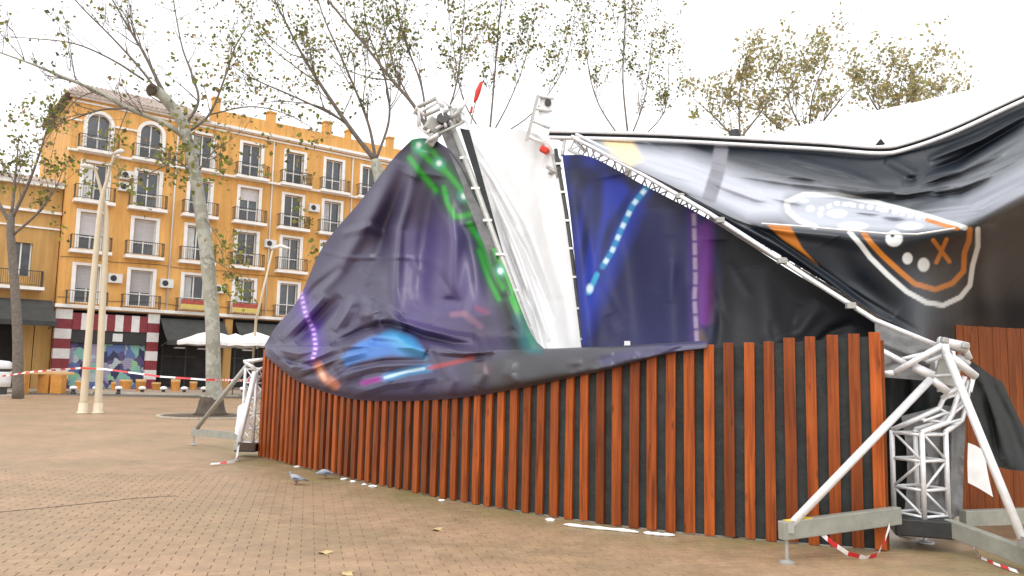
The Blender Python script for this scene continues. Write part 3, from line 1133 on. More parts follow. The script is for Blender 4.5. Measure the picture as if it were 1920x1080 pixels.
def sheet(name, G, C, m, parent):
    W = to_world(G)
    nv, nu = G.shape[:2]
    off = np.array(wloc(parent)) if parent is not None else np.zeros(3)
    V = (W - off).reshape(-1, 3)
    idx = np.arange(nv * nu).reshape(nv, nu)
    Fc = np.stack([idx[1:, :-1], idx[1:, 1:], idx[:-1, 1:], idx[:-1, :-1]], -1).reshape(-1, 4)
    me = bpy.data.meshes.new(name)
    me.from_pydata(V.tolist(), [], Fc.tolist())
    me.materials.append(m)
    me.polygons.foreach_set('use_smooth', [True] * len(me.polygons))
    if C is not None:
        at_ = me.attributes.new('print', 'FLOAT_COLOR', 'POINT')
        A4 = np.concatenate([np.clip(C, 0, 1).reshape(-1, 3), np.ones((nv * nu, 1))], 1).astype(np.float32)
        at_.data.foreach_set('color', A4.ravel())
    me.update()
    o = bpy.data.objects.new(name, me)
    COL.objects.link(o)
    if parent is not None: o.parent = parent
    return o


def lin(r, g, b, k=1.0):
    f = lambda c: ((c / 255 + 0.055) / 1.055) ** 2.4 if c > 10 else c / 255 / 12.92
    return np.array([f(r) * k, f(g) * k, f(b) * k])


def stroke(C, G, pts, w, col, soft=1.0, a=1.0, dash=None):
    d, t = seg_dist(G[..., 0], G[..., 1], pts)
    k = np.clip((w + soft - d) / max(soft, 1e-6), 0, 1) * a
    if dash:
        n, duty = dash
        k = k * np.clip((duty - np.abs((t * n) % 1 - .5) * 2 + .15) / .3, 0, 1)
    C[...] = C * (1 - k[..., None]) + np.asarray(col) * k[..., None]


def blob(C, G, c, rx, ry, col, soft=.5, a=1.0, ang=0.0):
    X, Y = G[..., 0] - c[0], G[..., 1] - c[1]
    ca_, sa_ = math.cos(ang), math.sin(ang)
    d = np.hypot((X * ca_ + Y * sa_) / rx, (-X * sa_ + Y * ca_) / ry)
    k = np.clip((1 + soft / 2 - d) / soft, 0, 1) * a
    C[...] = C * (1 - k[..., None]) + np.asarray(col) * k[..., None]


def polyfill(C, G, pts, col, soft=4.0, a=1.0):
    X, Y = G[..., 0], G[..., 1]
    ins = np.zeros(X.shape, bool)
    n = len(pts)
    for i in range(n):
        (x0, y0), (x1, y1) = pts[i], pts[(i + 1) % n]
        c = ((y0 > Y) != (y1 > Y)) & (X < (x1 - x0) * (Y - y0) / (y1 - y0 + 1e-9) + x0)
        ins ^= c
    d, _ = seg_dist(X, Y, pts + [pts[0]])
    k = np.clip(np.where(ins, d, -d) / soft + .5, 0, 1) * a
    C[...] = C * (1 - k[..., None]) + np.asarray(col) * k[..., None]


# ---------------------------------------------------------------- dark purple printed tarp, slumped over the fence
FY, FTY = fence_Y, fence_topy
tarp = thing('printed_tarp', at(760, 700, 12.0), 'dark purple printed tarp slumped over the left half of the slat fence', 'tarp')


def graze(px):
    """sine of the angle between the sight line and the fence at that place"""
    i = int(np.argmin([abs(proj(c)[0] - px) for c in curve[::4]])) * 4
    i = min(max(i, 4), len(curve) - 5)
    d = (curve[i + 4] - curve[i - 4]).normalized()
    v = Vector((curve[i].x, curve[i].y, 0)).normalized()
    return max(.3, abs(d.x * v.y - d.y * v.x))


HX = [494, 505, 540, 600, 680, 780, 860, 930, 1000, 1080, 1150, 1230, 1325]
HYb = [664, 678, 704, 738, 751, 753, 746, 736, 723, 706, 691, 669, 650]


def flap_rows(xs):
    rows = [[], [], [], [], []]
    for x in xs:
        ty, fy, g_ = float(FTY(max(x, 497))), float(FY(max(x, 497))), graze(x)
        yb = float(np.interp(x, HX, HYb))
        h = max(6, yb - ty)
        rows[0].append((x, ty - 9, fy + .02))
        rows[1].append((x, ty - 4, fy - .075 / g_))
        rows[2].append((x, ty + h * .36, fy - (.10 + .05 * min(1, h / 70)) / g_))
        rows[3].append((x, ty + h * .80, fy - (.11 + .06 * min(1, h / 70)) / g_))
        rows[4].append((x, ty + h, fy - .078 / g_))
    return rows


row4x = [497, 560, 650, 740, 840, 930, 1020]
ctrl = [
    [(772, 262, 12.45), (780, 260, 12.4), (788, 259, 12.35), (796, 259, 12.3), (804, 260, 12.25), (812, 262, 12.2), (822, 266, 12.15)],
    [(735, 300, 12.9), (753, 302, 12.75), (772, 304, 12.6), (793, 305, 12.45), (815, 303, 12.3), (838, 300, 12.1), (852, 292, 11.95)],
    [(678, 374, 13.5), (708, 378, 13.2), (740, 380, 12.9), (775, 382, 12.6), (815, 380, 12.3), (860, 374, 11.9), (892, 366, 11.6)],
    [(606, 462, 14.3), (650, 466, 13.8), (700, 470, 13.3), (755, 472, 12.75), (815, 472, 12.2), (880, 470, 11.6), (932, 466, 11.2)],
    [(560, 560, 14.85), (606, 566, 14.1), (668, 572, 13.3), (742, 575, 12.5), (825, 574, 11.8), (905, 572, 11.1), (975, 575, 10.6)],
    [(518, 612, 15.1), (575, 620, 14.2), (658, 626, 13.1), (742, 628, 12.2), (832, 626, 11.4), (918, 628, 10.8), (1000, 632, 10.3)],
] + flap_rows(row4x)
G = surf(ctrl, 300, 250)
X, Y = G[..., 0].copy(), G[..., 1].copy()
C = np.zeros(G.shape)
C[...] = lin(80, 73, 106, .62)
# broad tone fields of the print
C *= (1 + .3 * (vnoise(X, Y, 60, 1) + .5 * vnoise(X, Y, 25, 2)))[..., None]
polyfill(C, G, [(742, 430), (870, 400), (905, 560), (880, 640), (765, 640), (735, 560)], lin(100, 82, 148, .55), 40, .8)
polyfill(C, G, [(735, 425), (762, 410), (755, 520), (738, 545)], lin(120, 115, 140, .5), 10, .35)
polyfill(C, G, [(790, 280), (830, 290), (900, 440), (930, 560), (960, 680), (1040, 680), (990, 560), (900, 330)], lin(34, 46, 52, .45), 22, .95)
polyfill(C, G, [(800, 280), (850, 300), (925, 430), (985, 580), (960, 560), (900, 430), (840, 360)], lin(20, 90, 40, .5), 20, .6)
polyfill(C, G, [(560, 545), (600, 560), (622, 670), (560, 660), (535, 610)], lin(64, 40, 120, .6), 22, .55)
polyfill(C, G, [(640, 700), (760, 690), (830, 690), (800, 740), (700, 755), (640, 745)], lin(55, 52, 110, .5), 30, .7)
polyfill(C, G, [(880, 668), (1010, 668), (1060, 668), (1060, 715), (930, 735), (870, 715)], lin(92, 90, 94, .5), 40, .7)
# green neon lines with white flares along the right edge
GR, GR2 = lin(40, 190, 45, .6), lin(24, 120, 45, .6)
for pts, w in (([(768, 296), (790, 325), (818, 357)], 2.2), ([(778, 268), (800, 296), (832, 320)], 3), ([(812, 284), (834, 318), (862, 352), (893, 398), (870, 405), (853, 406), (838, 380), (832, 352)], 2),
               ([(880, 420), (900, 452), (918, 500), (942, 540)], 2.4), ([(905, 428), (930, 470), (955, 525), (972, 585)], 2.4), ([(898, 470), (915, 520), (935, 560)], 1.6), ([(960, 560), (985, 610), (1000, 650)], 2.4)):
    stroke(C, G, pts, w, GR2, 14, .7)
    stroke(C, G, pts, w, GR, 5, .9)
polyfill(C, G, [(770, 262), (800, 262), (812, 280), (795, 292), (775, 285)], lin(60, 180, 110, .6), 12, .8)
stroke(C, G, [(975, 600), (990, 640), (1010, 668)], 8, lin(30, 120, 130, .5), 14, .8)
for c in ((823, 306), (870, 368), (907, 436), (938, 508), (785, 272)):
    blob(C, G, c, 10, 9, lin(110, 215, 200, .6), 1.4, .7)
    blob(C, G, c, 5, 5, lin(235, 255, 245, .8), 1.0, .95)
# purple dotted line, flesh-coloured figure, lavender propeller
PL = [(563, 545), (572, 585), (588, 620), (592, 650), (586, 676)]
stroke(C, G, PL, 4, lin(90, 50, 165, .6), 22, .75)
stroke(C, G, PL, 3, lin(150, 95, 220, .6), 5, .9)
stroke(C, G, PL, 2.4, lin(225, 195, 250, .75), 2, .95, dash=(15, .5))
stroke(C, G, [(886, 538), (880, 565), (874, 588)], 4, lin(118, 105, 150, .6), 6, .8)
stroke(C, G, [(848, 590), (870, 588)], 2, lin(190, 130, 165, .6), 6, .75)
stroke(C, G, [(872, 590), (900, 612)], 2.4, lin(190, 135, 160, .6), 7, .65)
stroke(C, G, [(895, 578), (912, 586)], 2, lin(170, 70, 120, .6), 7, .6)
blob(C, G, (880, 620), 70, 30, lin(66, 38, 78, .45), 1.4, .55)
BLUE, CYAN = lin(58, 128, 215, .7), lin(64, 180, 225, .7)
polyfill(C, G, [(640, 668), (672, 642), (702, 630), (735, 622), (770, 632), (790, 650), (798, 672), (735, 666), (680, 676), (650, 688)], BLUE, 10, .95)
polyfill(C, G, [(735, 620), (775, 634), (797, 670), (750, 660), (720, 628)], CYAN, 20, .7)
stroke(C, G, [(596, 686), (606, 706), (628, 722)], 4, lin(225, 140, 105, .7), 9, .9)
stroke(C, G, [(600, 694), (608, 710)], 2, lin(250, 205, 175, .8), 5, .9)
LN = [(680, 718), (722, 708), (765, 696), (805, 690), (850, 680), (885, 671)]
stroke(C, G, LN[:2], 2, lin(180, 66, 180, .7), 6, .9)
stroke(C, G, LN[1:4], 3, lin(66, 160, 225, .7), 8, .9)
stroke(C, G, [(722, 708), (765, 696), (795, 691)], 1.2, lin(205, 240, 255, .85), 3, .9)
stroke(C, G, LN[3:], 1.0, lin(195, 66, 66, .7), 6, .75)
stroke(C, G, [(905, 690), (980, 705)], 4, lin(120, 60, 70, .5), 14, .35)
polyfill(C, G, [(925, 670), (1060, 660), (1060, 735), (925, 750)], lin(86, 85, 92, .5), 10, 1)
C[...] = np.where(((X > 925) & (Y > 667))[..., None], C * (1 + .35 * vnoise(X, Y, 30, 6))[..., None], C)
# the folds
fs = [([(612, 552), (575, 592), (528, 640)], 9, .14, 1), ([(640, 556), (600, 600), (556, 645)], 11, -.14, 0), ([(668, 556), (648, 592), (628, 622)], 10, .12, 1),
      ([(700, 560), (690, 590), (700, 612)], 16, .14, 0), ([(722, 580), (742, 596), (760, 622)], 9, .14, 1), ([(715, 606), (755, 614), (795, 632), (850, 646), (895, 650)], 8, -.22, 0),
      ([(700, 598), (740, 600), (790, 616), (850, 630), (890, 634)], 7, .12, 1), ([(640, 652), (700, 630), (745, 634), (800, 662)], 13, .24, 0),
      ([(620, 648), (680, 620), (715, 608)], 7, -.16, 0), ([(600, 656), (560, 664), (520, 656)], 8, .12, 1), ([(745, 300), (700, 400), (640, 500), (590, 560)], 16, .12, 0),
      ([(790, 280), (765, 360), (745, 430), (740, 540), (745, 590)], 15, .18, 0), ([(770, 330), (725, 430), (700, 520)], 18, -.16, 0), ([(815, 330), (800, 430), (790, 540), (800, 610)], 22, -.18, 0),
      ([(838, 360), (850, 450), (845, 560)], 18, .18, 0), ([(880, 420), (895, 500), (905, 590)], 16, -.12, 0), ([(905, 440), (945, 540), (975, 630)], 12, .07, 0),
      ([(600, 470), (660, 484), (735, 482), (800, 486)], 3, .03, 1), ([(575, 560), (592, 540), (640, 500)], 8, -.08, 0), ([(640, 440), (690, 425), (720, 440)], 8, .06, 1),
      ([(505, 652), (545, 690), (600, 668), (640, 650)], 7, .12, 1), ([(540, 700), (590, 690), (640, 672), (690, 660)], 7, .12, 1), ([(520, 672), (560, 682), (600, 680)], 5, -.08, 0), ([(600, 732), (640, 704), (700, 688), (800, 682)], 8, .10, 1),
      ([(625, 712), (660, 690), (720, 678), (800, 676)], 5, -.09, 0), ([(660, 742), (720, 722), (820, 708)], 8, .06, 1), ([(560, 712), (610, 690), (650, 664)], 5, -.08, 0), ([(900, 676), (905, 702), (895, 728)], 10, .05, 0), ([(842, 690), (850, 715), (842, 740)], 10, .05, 0),
      ([(960, 676), (955, 700), (965, 722)], 11, .04, 0), ([(820, 660), (870, 664), (930, 658)], 5, .08, 1), ([(800, 640), (860, 658), (900, 660)], 5, .10, 1)]
for pts, w, a_, sh in fs: fold(G, pts, w * .9, a_ * (1.45 if pts[0][1] < 690 else 1.1), bool(sh))
r_ = random.Random(5)
for i in range(70):      # small random creases, more of them low down
    x0, y0 = r_.uniform(515, 980), r_.uniform(400, 735)
    if y0 < 560 and r_.random() < .8 or (x0 > 840 and y0 > 650): continue
    an = r_.choice([r_.uniform(.5, 1.3), r_.uniform(-2.4, -1.8), r_.uniform(-.5, .2), r_.uniform(-.6, -.1)])
    L_ = r_.uniform(25, 75)
    bend = r_.uniform(-.4, .4)
    fold(G, [(x0, y0), (x0 + L_ / 2 * math.cos(an), y0 + L_ / 2 * math.sin(an)), (x0 + L_ / 2 * math.cos(an) + L_ / 2 * math.cos(an + bend), y0 + L_ / 2 * math.sin(an) + L_ / 2 * math.sin(an + bend))],
         r_.uniform(4, 9), (1 if y0 > 650 else r_.choice([-1, 1])) * r_.uniform(.015, .05), r_.random() < .5)
G[..., 2] -= .05 * vnoise(X, Y, 45, 8)
sheet('sheet', G, C, M['tarp'], tarp)

# its right end, only lying over the fence top
G = surf(flap_rows([1019.5, 1045, 1080, 1115, 1150, 1190, 1230, 1275, 1325]), 60, 160)
X, Y = G[..., 0].copy(), G[..., 1].copy()
G[..., 2] -= .05 * vnoise(X, Y, 45, 8)
C = np.zeros(G.shape)
C[...] = lin(86, 85, 92, .5)
C *= (1 + .35 * vnoise(X, Y, 30, 6))[..., None]
polyfill(C, G, [(1120, 668), (1200, 650), (1325, 635), (1325, 652), (1200, 672), (1130, 688)], lin(78, 74, 125, .55), 12, .8)
for i in range(26):
    x0 = r_.uniform(1040, 1280)
    ty = float(FTY(x0)); yb = float(np.interp(x0, HX, HYb))
    if yb - ty < 14: continue
    y0 = r_.uniform(ty, yb)
    an = r_.choice([r_.uniform(-.4, .0), r_.uniform(1.1, 1.9)])
    L_ = r_.uniform(15, 50)
    fold(G, [(x0, y0), (x0 + L_ * math.cos(an), y0 + L_ * math.sin(an))], r_.uniform(5, 9), r_.uniform(.008, .022), False)
sheet('hanging_flap', G, C, M['tarp'], tarp)

# ---------------------------------------------------------------- white sheet in the gap
wsh = thing('white_sheet', at(990, 640, 10.6), 'plain white sheet stretched in the gap between the two leaning poles', 'sheet')
ctrl = [
    [(872, 226, 12.4), (905, 236, 12.4), (940, 241, 12.3), (975, 243, 12.0), (1003, 250, 11.6), (1030, 268, 11.35)],
    [(885, 290, 12.2), (915, 292, 12.25), (950, 295, 12.1), (985, 298, 11.9), (1018, 300, 11.5), (1048, 305, 11.2)],
    [(915, 390, 11.7), (945, 390, 11.9), (975, 392, 11.8), (1005, 392, 11.5), (1035, 393, 11.2), (1062, 395, 10.95)],
    [(955, 510, 11.1), (980, 510, 11.4), (1005, 510, 11.4), (1030, 510, 11.1), (1055, 510, 10.9), (1078, 510, 10.7)],
    [(990, 620, 10.6), (1010, 620, 10.9), (1030, 620, 10.9), (1050, 620, 10.8), (1072, 620, 10.6), (1090, 620, 10.5)],
    [(1010, 690, 10.3), (1028, 690, 10.6), (1046, 690, 10.6), (1064, 690, 10.5), (1082, 690, 10.4), (1098, 690, 10.3)],
]
G = surf(ctrl, 120, 90)
for pts, w, a in (([(905, 330), (950, 460), (1005, 600), (1025, 680)], 5, -.20), ([(925, 360), (975, 480), (1030, 640)], 5, .16), ([(900, 300), (930, 350), (970, 420)], 4, .10), ([(950, 440), (985, 540), (1010, 640)], 4, .14), ([(912, 320), (940, 390), (985, 470), (1040, 600)], 4, -.12), ([(930, 400), (975, 520), (1000, 600), (1014, 670)], 4, -.12), ([(890, 262), (930, 330), (985, 420), (1035, 560)], 5, .08), ([(1000, 300), (1020, 420), (1050, 560)], 10, .08),
                  ([(985, 440), (1020, 540), (1045, 660)], 9, -.08), ([(1030, 420), (1055, 540), (1070, 660)], 9, .05)):
    fold(G, pts, w, a)
sheet('cloth', G, None, M['white_cloth'], wsh)

# ---------------------------------------------------------------- blue printed banner right of the gap
bb_ = thing('blue_banner', at(1250, 690, 9.5), 'dark blue printed banner hanging below the sloping truss, right of the white sheet', 'banner')
tx = [(1054, 288, 11.25), (1112, 296, 10.95), (1205, 346, 10.5), (1330, 412, 10.0), (1490, 512, 9.5), (1660, 612, 9.0)]
bx = [(1098, 720, 10.0), (1185, 720, 9.75), (1290, 720, 9.5), (1400, 720, 9.3), (1530, 720, 9.1), (1662, 720, 8.95)]
ctrl = []
for v in range(5):
    f = v / 4
    ctrl.append([tuple(np.array(a) * (1 - f) + np.array(b) * f + np.array([0, 0, .15 * math.sin(math.pi * f)])) for a, b in zip(tx, bx)])
for v in range(5):
    f = v / 4
    ctrl[v][0] = (1054 + 44 * f ** .8, 290 + 430 * f, 11.25 - 1.25 * f)
G = surf(ctrl, 150, 220)
X, Y = G[..., 0].copy(), G[..., 1].copy()
C = np.zeros(G.shape)
C[...] = lin(40, 42, 92, .6)
C *= (1 + .35 * vnoise(X, Y, 80, 21))[..., None]
polyfill(C, G, [(1340, 400), (1700, 600), (1700, 740), (1320, 740), (1345, 520)], lin(40, 42, 44, .35), 30, .95)
polyfill(C, G, [(1050, 285), (1130, 290), (1220, 345), (1190, 420), (1130, 560), (1095, 640), (1075, 430)], lin(50, 68, 182, .68), 34, .9)
for c, rx, ry, an in (((1085, 370), 18, 55, .15), ((1118, 385), 12, 70, .05), ((1100, 330), 30, 22, 0), ((1150, 320), 26, 16, .5), ((1135, 470), 10, 60, .2), ((1075, 310), 16, 40, .3), ((1165, 400), 9, 50, .5), ((1098, 440), 7, 60, .1), ((1190, 345), 20, 10, .5)):
    blob(C, G, c, rx, ry, lin(38, 40, 58, .5), 1.1, .8, an)
polyfill(C, G, [(1160, 310), (1290, 380), (1270, 400), (1190, 380)], lin(60, 62, 72, .5), 20, .6)
DL = [(1214, 350), (1186, 385), (1165, 430), (1148, 470), (1130, 500)]
stroke(C, G, DL + [(1105, 545), (1097, 572)], 8, lin(42, 70, 195, .5), 14, .35)
stroke(C, G, DL, 2.6, lin(56, 150, 210, .7), 5, .95)
stroke(C, G, DL, 2.8, lin(210, 235, 250, .8), 3, .95, dash=(7, .42))
stroke(C, G, [(1119, 515), (1104, 548)], 3, lin(64, 175, 220, .7), 4, .95)
blob(C, G, (1106, 541), 6, 8, lin(220, 240, 250, .8), .8)
for pts, w, c_, a in (([(1301, 395), (1303, 520), (1306, 640)], 8, lin(85, 45, 150, .5), .6), ([(1330, 420), (1328, 540), (1324, 600)], 4, lin(110, 40, 150, .5), .75), ([(1318, 430), (1320, 600)], 6, lin(150, 60, 180, .5), .55),
                      ([(1334, 520), (1331, 600)], 3, lin(110, 50, 60, .4), .4), ([(1312, 625), (1318, 640)], 3, lin(150, 120, 40, .5), .5)):
    stroke(C, G, pts, w, c_, 10, a)
stroke(C, G, [(1301, 398), (1304, 520), (1302, 560), (1307, 645)], 2.6, lin(170, 150, 180, .7), 3, .9, dash=(9, .85))
for pts, w, a in (([(1065, 320), (1090, 480), (1110, 690)], 14, .08), ([(1150, 330), (1180, 480), (1200, 690)], 30, -.12), ([(1240, 390), (1260, 540), (1262, 690)], 26, .10), ([(1345, 450), (1350, 560), (1345, 690)], 20, -.08),
                  ([(1420, 500), (1440, 600), (1440, 690)], 30, .08), ([(1540, 570), (1500, 620), (1430, 650)], 14, .06), ([(1600, 605), (1560, 622), (1480, 690)], 10, -.06)):
    fold(G, pts, w, a)
for i in range(20):
    x0, y0 = r_.uniform(1090, 1600), r_.uniform(400, 640)
    if y0 < 290 + (x0 - 1054) * .58: continue
    an = r_.uniform(.9, 1.9)
    L_ = r_.uniform(40, 110)
    fold(G, [(x0, y0), (x0 + L_ * math.cos(an), y0 + L_ * math.sin(an))], r_.uniform(6, 14), r_.choice([-1, 1]) * r_.uniform(.01, .03))
sheet('cloth', G, C, M['tarp3'], bb_)
c = MB(); c.box(at(1176, 648, 9.75), (.07, .02, .11)); c.build('white_tag', M['paper'], bb_)

# ---------------------------------------------------------------- black emblem banner, sagging, with a bright folded upper half
eb_ = thing('emblem_banner', at(1700, 650, 8.9), 'glossy black banner with white and orange face emblem sagging below the roof edge', 'banner')
T_ = [(1072, 258, 11.3), (1230, 264, 11.35), (1400, 270, 11.2), (1560, 281, 10.9), (1655, 289, 10.6), (1785, 252, 10.35), (1925, 190, 10.05), (2120, 100, 9.7)]
S_ = [(1078, 261, 11.25), (1232, 276, 11.2), (1402, 298, 10.95), (1562, 322, 10.6), (1660, 338, 10.3), (1788, 316, 10.05), (1925, 262, 9.8), (2120, 180, 9.5)]
Q_ = [(1084, 265, 11.1), (1236, 312, 10.7), (1403, 352, 10.2), (1564, 384, 9.75), (1668, 398, 9.5), (1794, 384, 9.35), (1925, 325, 9.2), (2120, 250, 9.0)]
F_ = [(1090, 269, 10.95), (1240, 336, 10.2), (1402, 412, 9.5), (1566, 431, 9.0), (1675, 440, 8.75), (1800, 428, 8.7), (1925, 372, 8.7), (2120, 300, 8.6)]
V_ = [(1092, 270, 10.95), (1243, 342, 10.2), (1406, 425, 9.5), (1572, 470, 8.98), (1690, 500, 8.8), (1804, 500, 9.5), (1925, 480, 10.0), (2120, 450, 10.6)]
B_ = [(1094, 272, 10.95), (1246, 350, 10.25), (1412, 448, 9.5), (1585, 552, 9.05), (1722, 640, 8.95), (1812, 655, 10.7), (1925, 665, 11.3), (2120, 680, 12.0)]
G = surf([T_, S_, Q_, F_, V_, B_], 260, 420)
X, Y = G[..., 0].copy(), G[..., 1].copy()
C = np.zeros(G.shape)
C[...] = lin(44, 53, 64, .5)
C *= (1 + .3 * vnoise(X, Y, 90, 31))[..., None]
PAINTED_SHEEN = lin(190, 193, 203)  # pale grey painted in for the sky's sheen on the folded upper half
polyfill(C, G, [(1100, 262), (1280, 285), (1420, 335), (1560, 362), (1480, 372), (1470, 410), (1400, 412), (1300, 365), (1200, 320), (1110, 275)], PAINTED_SHEEN, 34, .85)
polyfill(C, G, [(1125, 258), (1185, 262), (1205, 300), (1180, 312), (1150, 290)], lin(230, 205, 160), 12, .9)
polyfill(C, G, [(1470, 385), (1560, 392), (1700, 405), (1800, 375), (1930, 300), (1930, 366), (1800, 424), (1660, 438), (1480, 424)], PAINTED_SHEEN, 24, .5)
polyfill(C, G, [(1290, 290), (1420, 312), (1600, 345), (1760, 350), (1700, 385), (1560, 372), (1420, 345)], lin(120, 122, 126), 30, .35)  # painted sheen carried on in mid-grey below the roof edge
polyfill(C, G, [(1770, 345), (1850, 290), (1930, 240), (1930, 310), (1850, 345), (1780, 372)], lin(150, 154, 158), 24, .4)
stroke(C, G, [(1352, 280), (1346, 320), (1330, 372)], 12, lin(120, 120, 128), 3, .95)
z2 = lambda L_: [(1380 + a / 3.374, 320 + b / 3.374) for a, b in L_]
z2_ = [(1380 + a / 3.374, 320 + b / 3.374) for a, b in [(500, 355), (400, 315), (330, 255), (320, 200), (430, 150), (640, 152), (900, 205), (1200, 285), (1400, 350), (1000, 375)]]
polyfill(C, G, z2_, lin(176, 180, 190), 12, .8)
WH, OR = lin(228, 231, 231, .9), lin(215, 130, 40, .75)
stroke(C, G, z2([(500, 355), (400, 315), (330, 255), (320, 200), (430, 150), (640, 152), (900, 205), (1200, 285), (1450, 362)]), 3.8, WH, 2)
stroke(C, G, z2([(545, 300), (520, 250), (640, 205), (900, 240), (1180, 300)]), 3, WH, 2, .8, dash=(14, .6))
for a, b, rx, ry in ((720, 210, 26, 14), (850, 230, 24, 14), (930, 250, 22, 14), (1010, 265, 20, 12), (470, 240, 26, 20), (430, 190, 30, 12), (740, 350, 90, 26), (1100, 350, 80, 24), (640, 270, 60, 26)):
    c = z2([(a, b)])[0]
    blob(C, G, c, rx / 3.374, ry / 3.374, WH, .4, .9)
stroke(C, G, z2([(1210, 312), (1300, 340), (1400, 366)]), 3, OR, 2)
polyfill(C, G, z2([(180, 330), (340, 345), (375, 410), (420, 490), (520, 600), (430, 530), (300, 440)]), OR, 3)
stroke(C, G, z2([(720, 390), (790, 470), (850, 550), (960, 660), (1080, 765), (1200, 832), (1310, 852), (1420, 800), (1480, 725), (1497, 600), (1530, 480), (1530, 370)]), 3.6, WH, 2)
stroke(C, G, z2([(810, 400), (860, 465), (930, 540), (1040, 640), (1130, 715), (1260, 752), (1370, 712), (1440, 635), (1445, 520), (1475, 440), (1480, 372)]), 4, OR, 2)
stroke(C, G, z2([(1248, 440), (1350, 575)]), 3.2, OR, 1.5)
stroke(C, G, z2([(1332, 435), (1268, 580)]), 3.2, OR, 1.5)
blob(C, G, z2([(1085, 555)])[0], 9.5, 11, WH, .25)
blob(C, G, z2([(1187, 595)])[0], 11, 13, WH, .25)
blob(C, G, z2([(1000, 430)])[0], 16, 15, WH, .2)
blob(C, G, z2([(990, 410)])[0], 4, 3.5, lin(50, 50, 50, .6), .4)
# folds: long sagging ripples in the upper half, stretch lines along the lower edge
for pts, w, a in (([(1100, 268), (1300, 320), (1420, 370), (1560, 395)], 7, .10), ([(1240, 300), (1400, 340), (1600, 372), (1750, 360)], 6, -.10), ([(1420, 310), (1560, 345), (1700, 365), (1860, 330)], 8, .16), ([(1500, 350), (1650, 378), (1800, 360), (1920, 300)], 6, -.12),
                  ([(1560, 390), (1680, 402), (1820, 385), (1930, 330)], 6, .12), ([(1600, 410), (1700, 416), (1840, 398), (1930, 350)], 4, -.08), ([(1660, 300), (1720, 330), (1800, 320), (1925, 250)], 9, .12), ([(1690, 345), (1800, 300), (1925, 225)], 7, -.12),
                  ([(1740, 300), (1840, 262), (1925, 215)], 6, .10), ([(1480, 300), (1580, 325), (1650, 348)], 7, .10), ([(1700, 380), (1820, 345), (1925, 290)], 8, .10),
                  ([(1240, 345), (1420, 440), (1600, 545), (1720, 625)], 7, .05), ([(1300, 360), (1450, 445), (1620, 560), (1730, 628)], 5, -.05), ([(1420, 425), (1520, 505), (1640, 590), (1740, 640)], 6, .05),
                  ([(1850, 420), (1840, 520), (1860, 630)], 22, .07), ([(1560, 450), (1600, 520), (1680, 590)], 22, -.06)):
    fold(G, pts, w, a)
for i in range(40):
    x0 = r_.uniform(1200, 1900)
    y0 = float(np.interp(x0, [1200, 1400, 1650, 1900], [300, 340, 370, 300])) + r_.uniform(-30, 45)
    an = float(np.interp(x0, [1200, 1450, 1650, 1750, 1900], [.42, .22, .05, -.25, -.45])) + r_.uniform(-.12, .12)
    L_ = r_.uniform(60, 200)
    fold(G, [(x0 - L_ / 2 * math.cos(an), y0 - L_ / 2 * math.sin(an)), (x0 + L_ / 2 * math.cos(an), y0 + L_ / 2 * math.sin(an))], r_.uniform(2.5, 6), r_.choice([-1, 1]) * r_.uniform(.02, .06))
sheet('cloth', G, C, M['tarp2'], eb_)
# bright rope in the crease of the fold
W = to_world(np.array([[(1428, 419, 9.34), (1500, 424, 9.14), (1580, 431, 8.88), (1660, 438, 8.7), (1720, 439, 8.64), (1790, 428, 8.62)]]))[0]
c = MB(); c.tube([Vector(p) for p in W], .011, 6); c.build('crease_cord', M['tape_white'], eb_, smooth=True)

# ---------------------------------------------------------------- white roof skin above the edge
rs = thing('white_roof', at(1700, 250, 11.6), 'white tent roof skin rising to the right above the black banner', 'tent roof')
ctrl = [
    [(1330, 256, 12.3), (1440, 253, 13.0), (1500, 236, 14.5), (1620, 212, 15.5), (1760, 182, 15.5), (1925, 142, 15.0), (2140, 80, 14.5)],
    [(1330, 258, 12.0), (1440, 258, 12.3), (1505, 250, 13.0), (1630, 240, 13.4), (1770, 212, 13.0), (1925, 160, 12.4), (2140, 85, 11.8)],
    [(1330, 266, 11.5), (1440, 268, 11.3), (1530, 272, 11.1), (1650, 276, 10.8), (1785, 240, 10.5), (1925, 178, 10.2), (2140, 84, 9.8)],
]
G = surf(ctrl, 60, 120)
for i in range(26):
    x0 = 1480 + i * 18 + r_.uniform(-6, 6)
    fold(G, [(x0, 200 + r_.uniform(-10, 30)), (x0 + 14, 300)], r_.uniform(3, 7), r_.uniform(.03, .1))
sheet('cloth', G, None, M['white_roof'], rs)

# ================================================================== TRUSSES
def tubes(parent, name, segs, r, m, n=8):
    for s in segs:
        b = MB(); b.tube(s, r, n); b.build(name, m, parent, smooth=True)


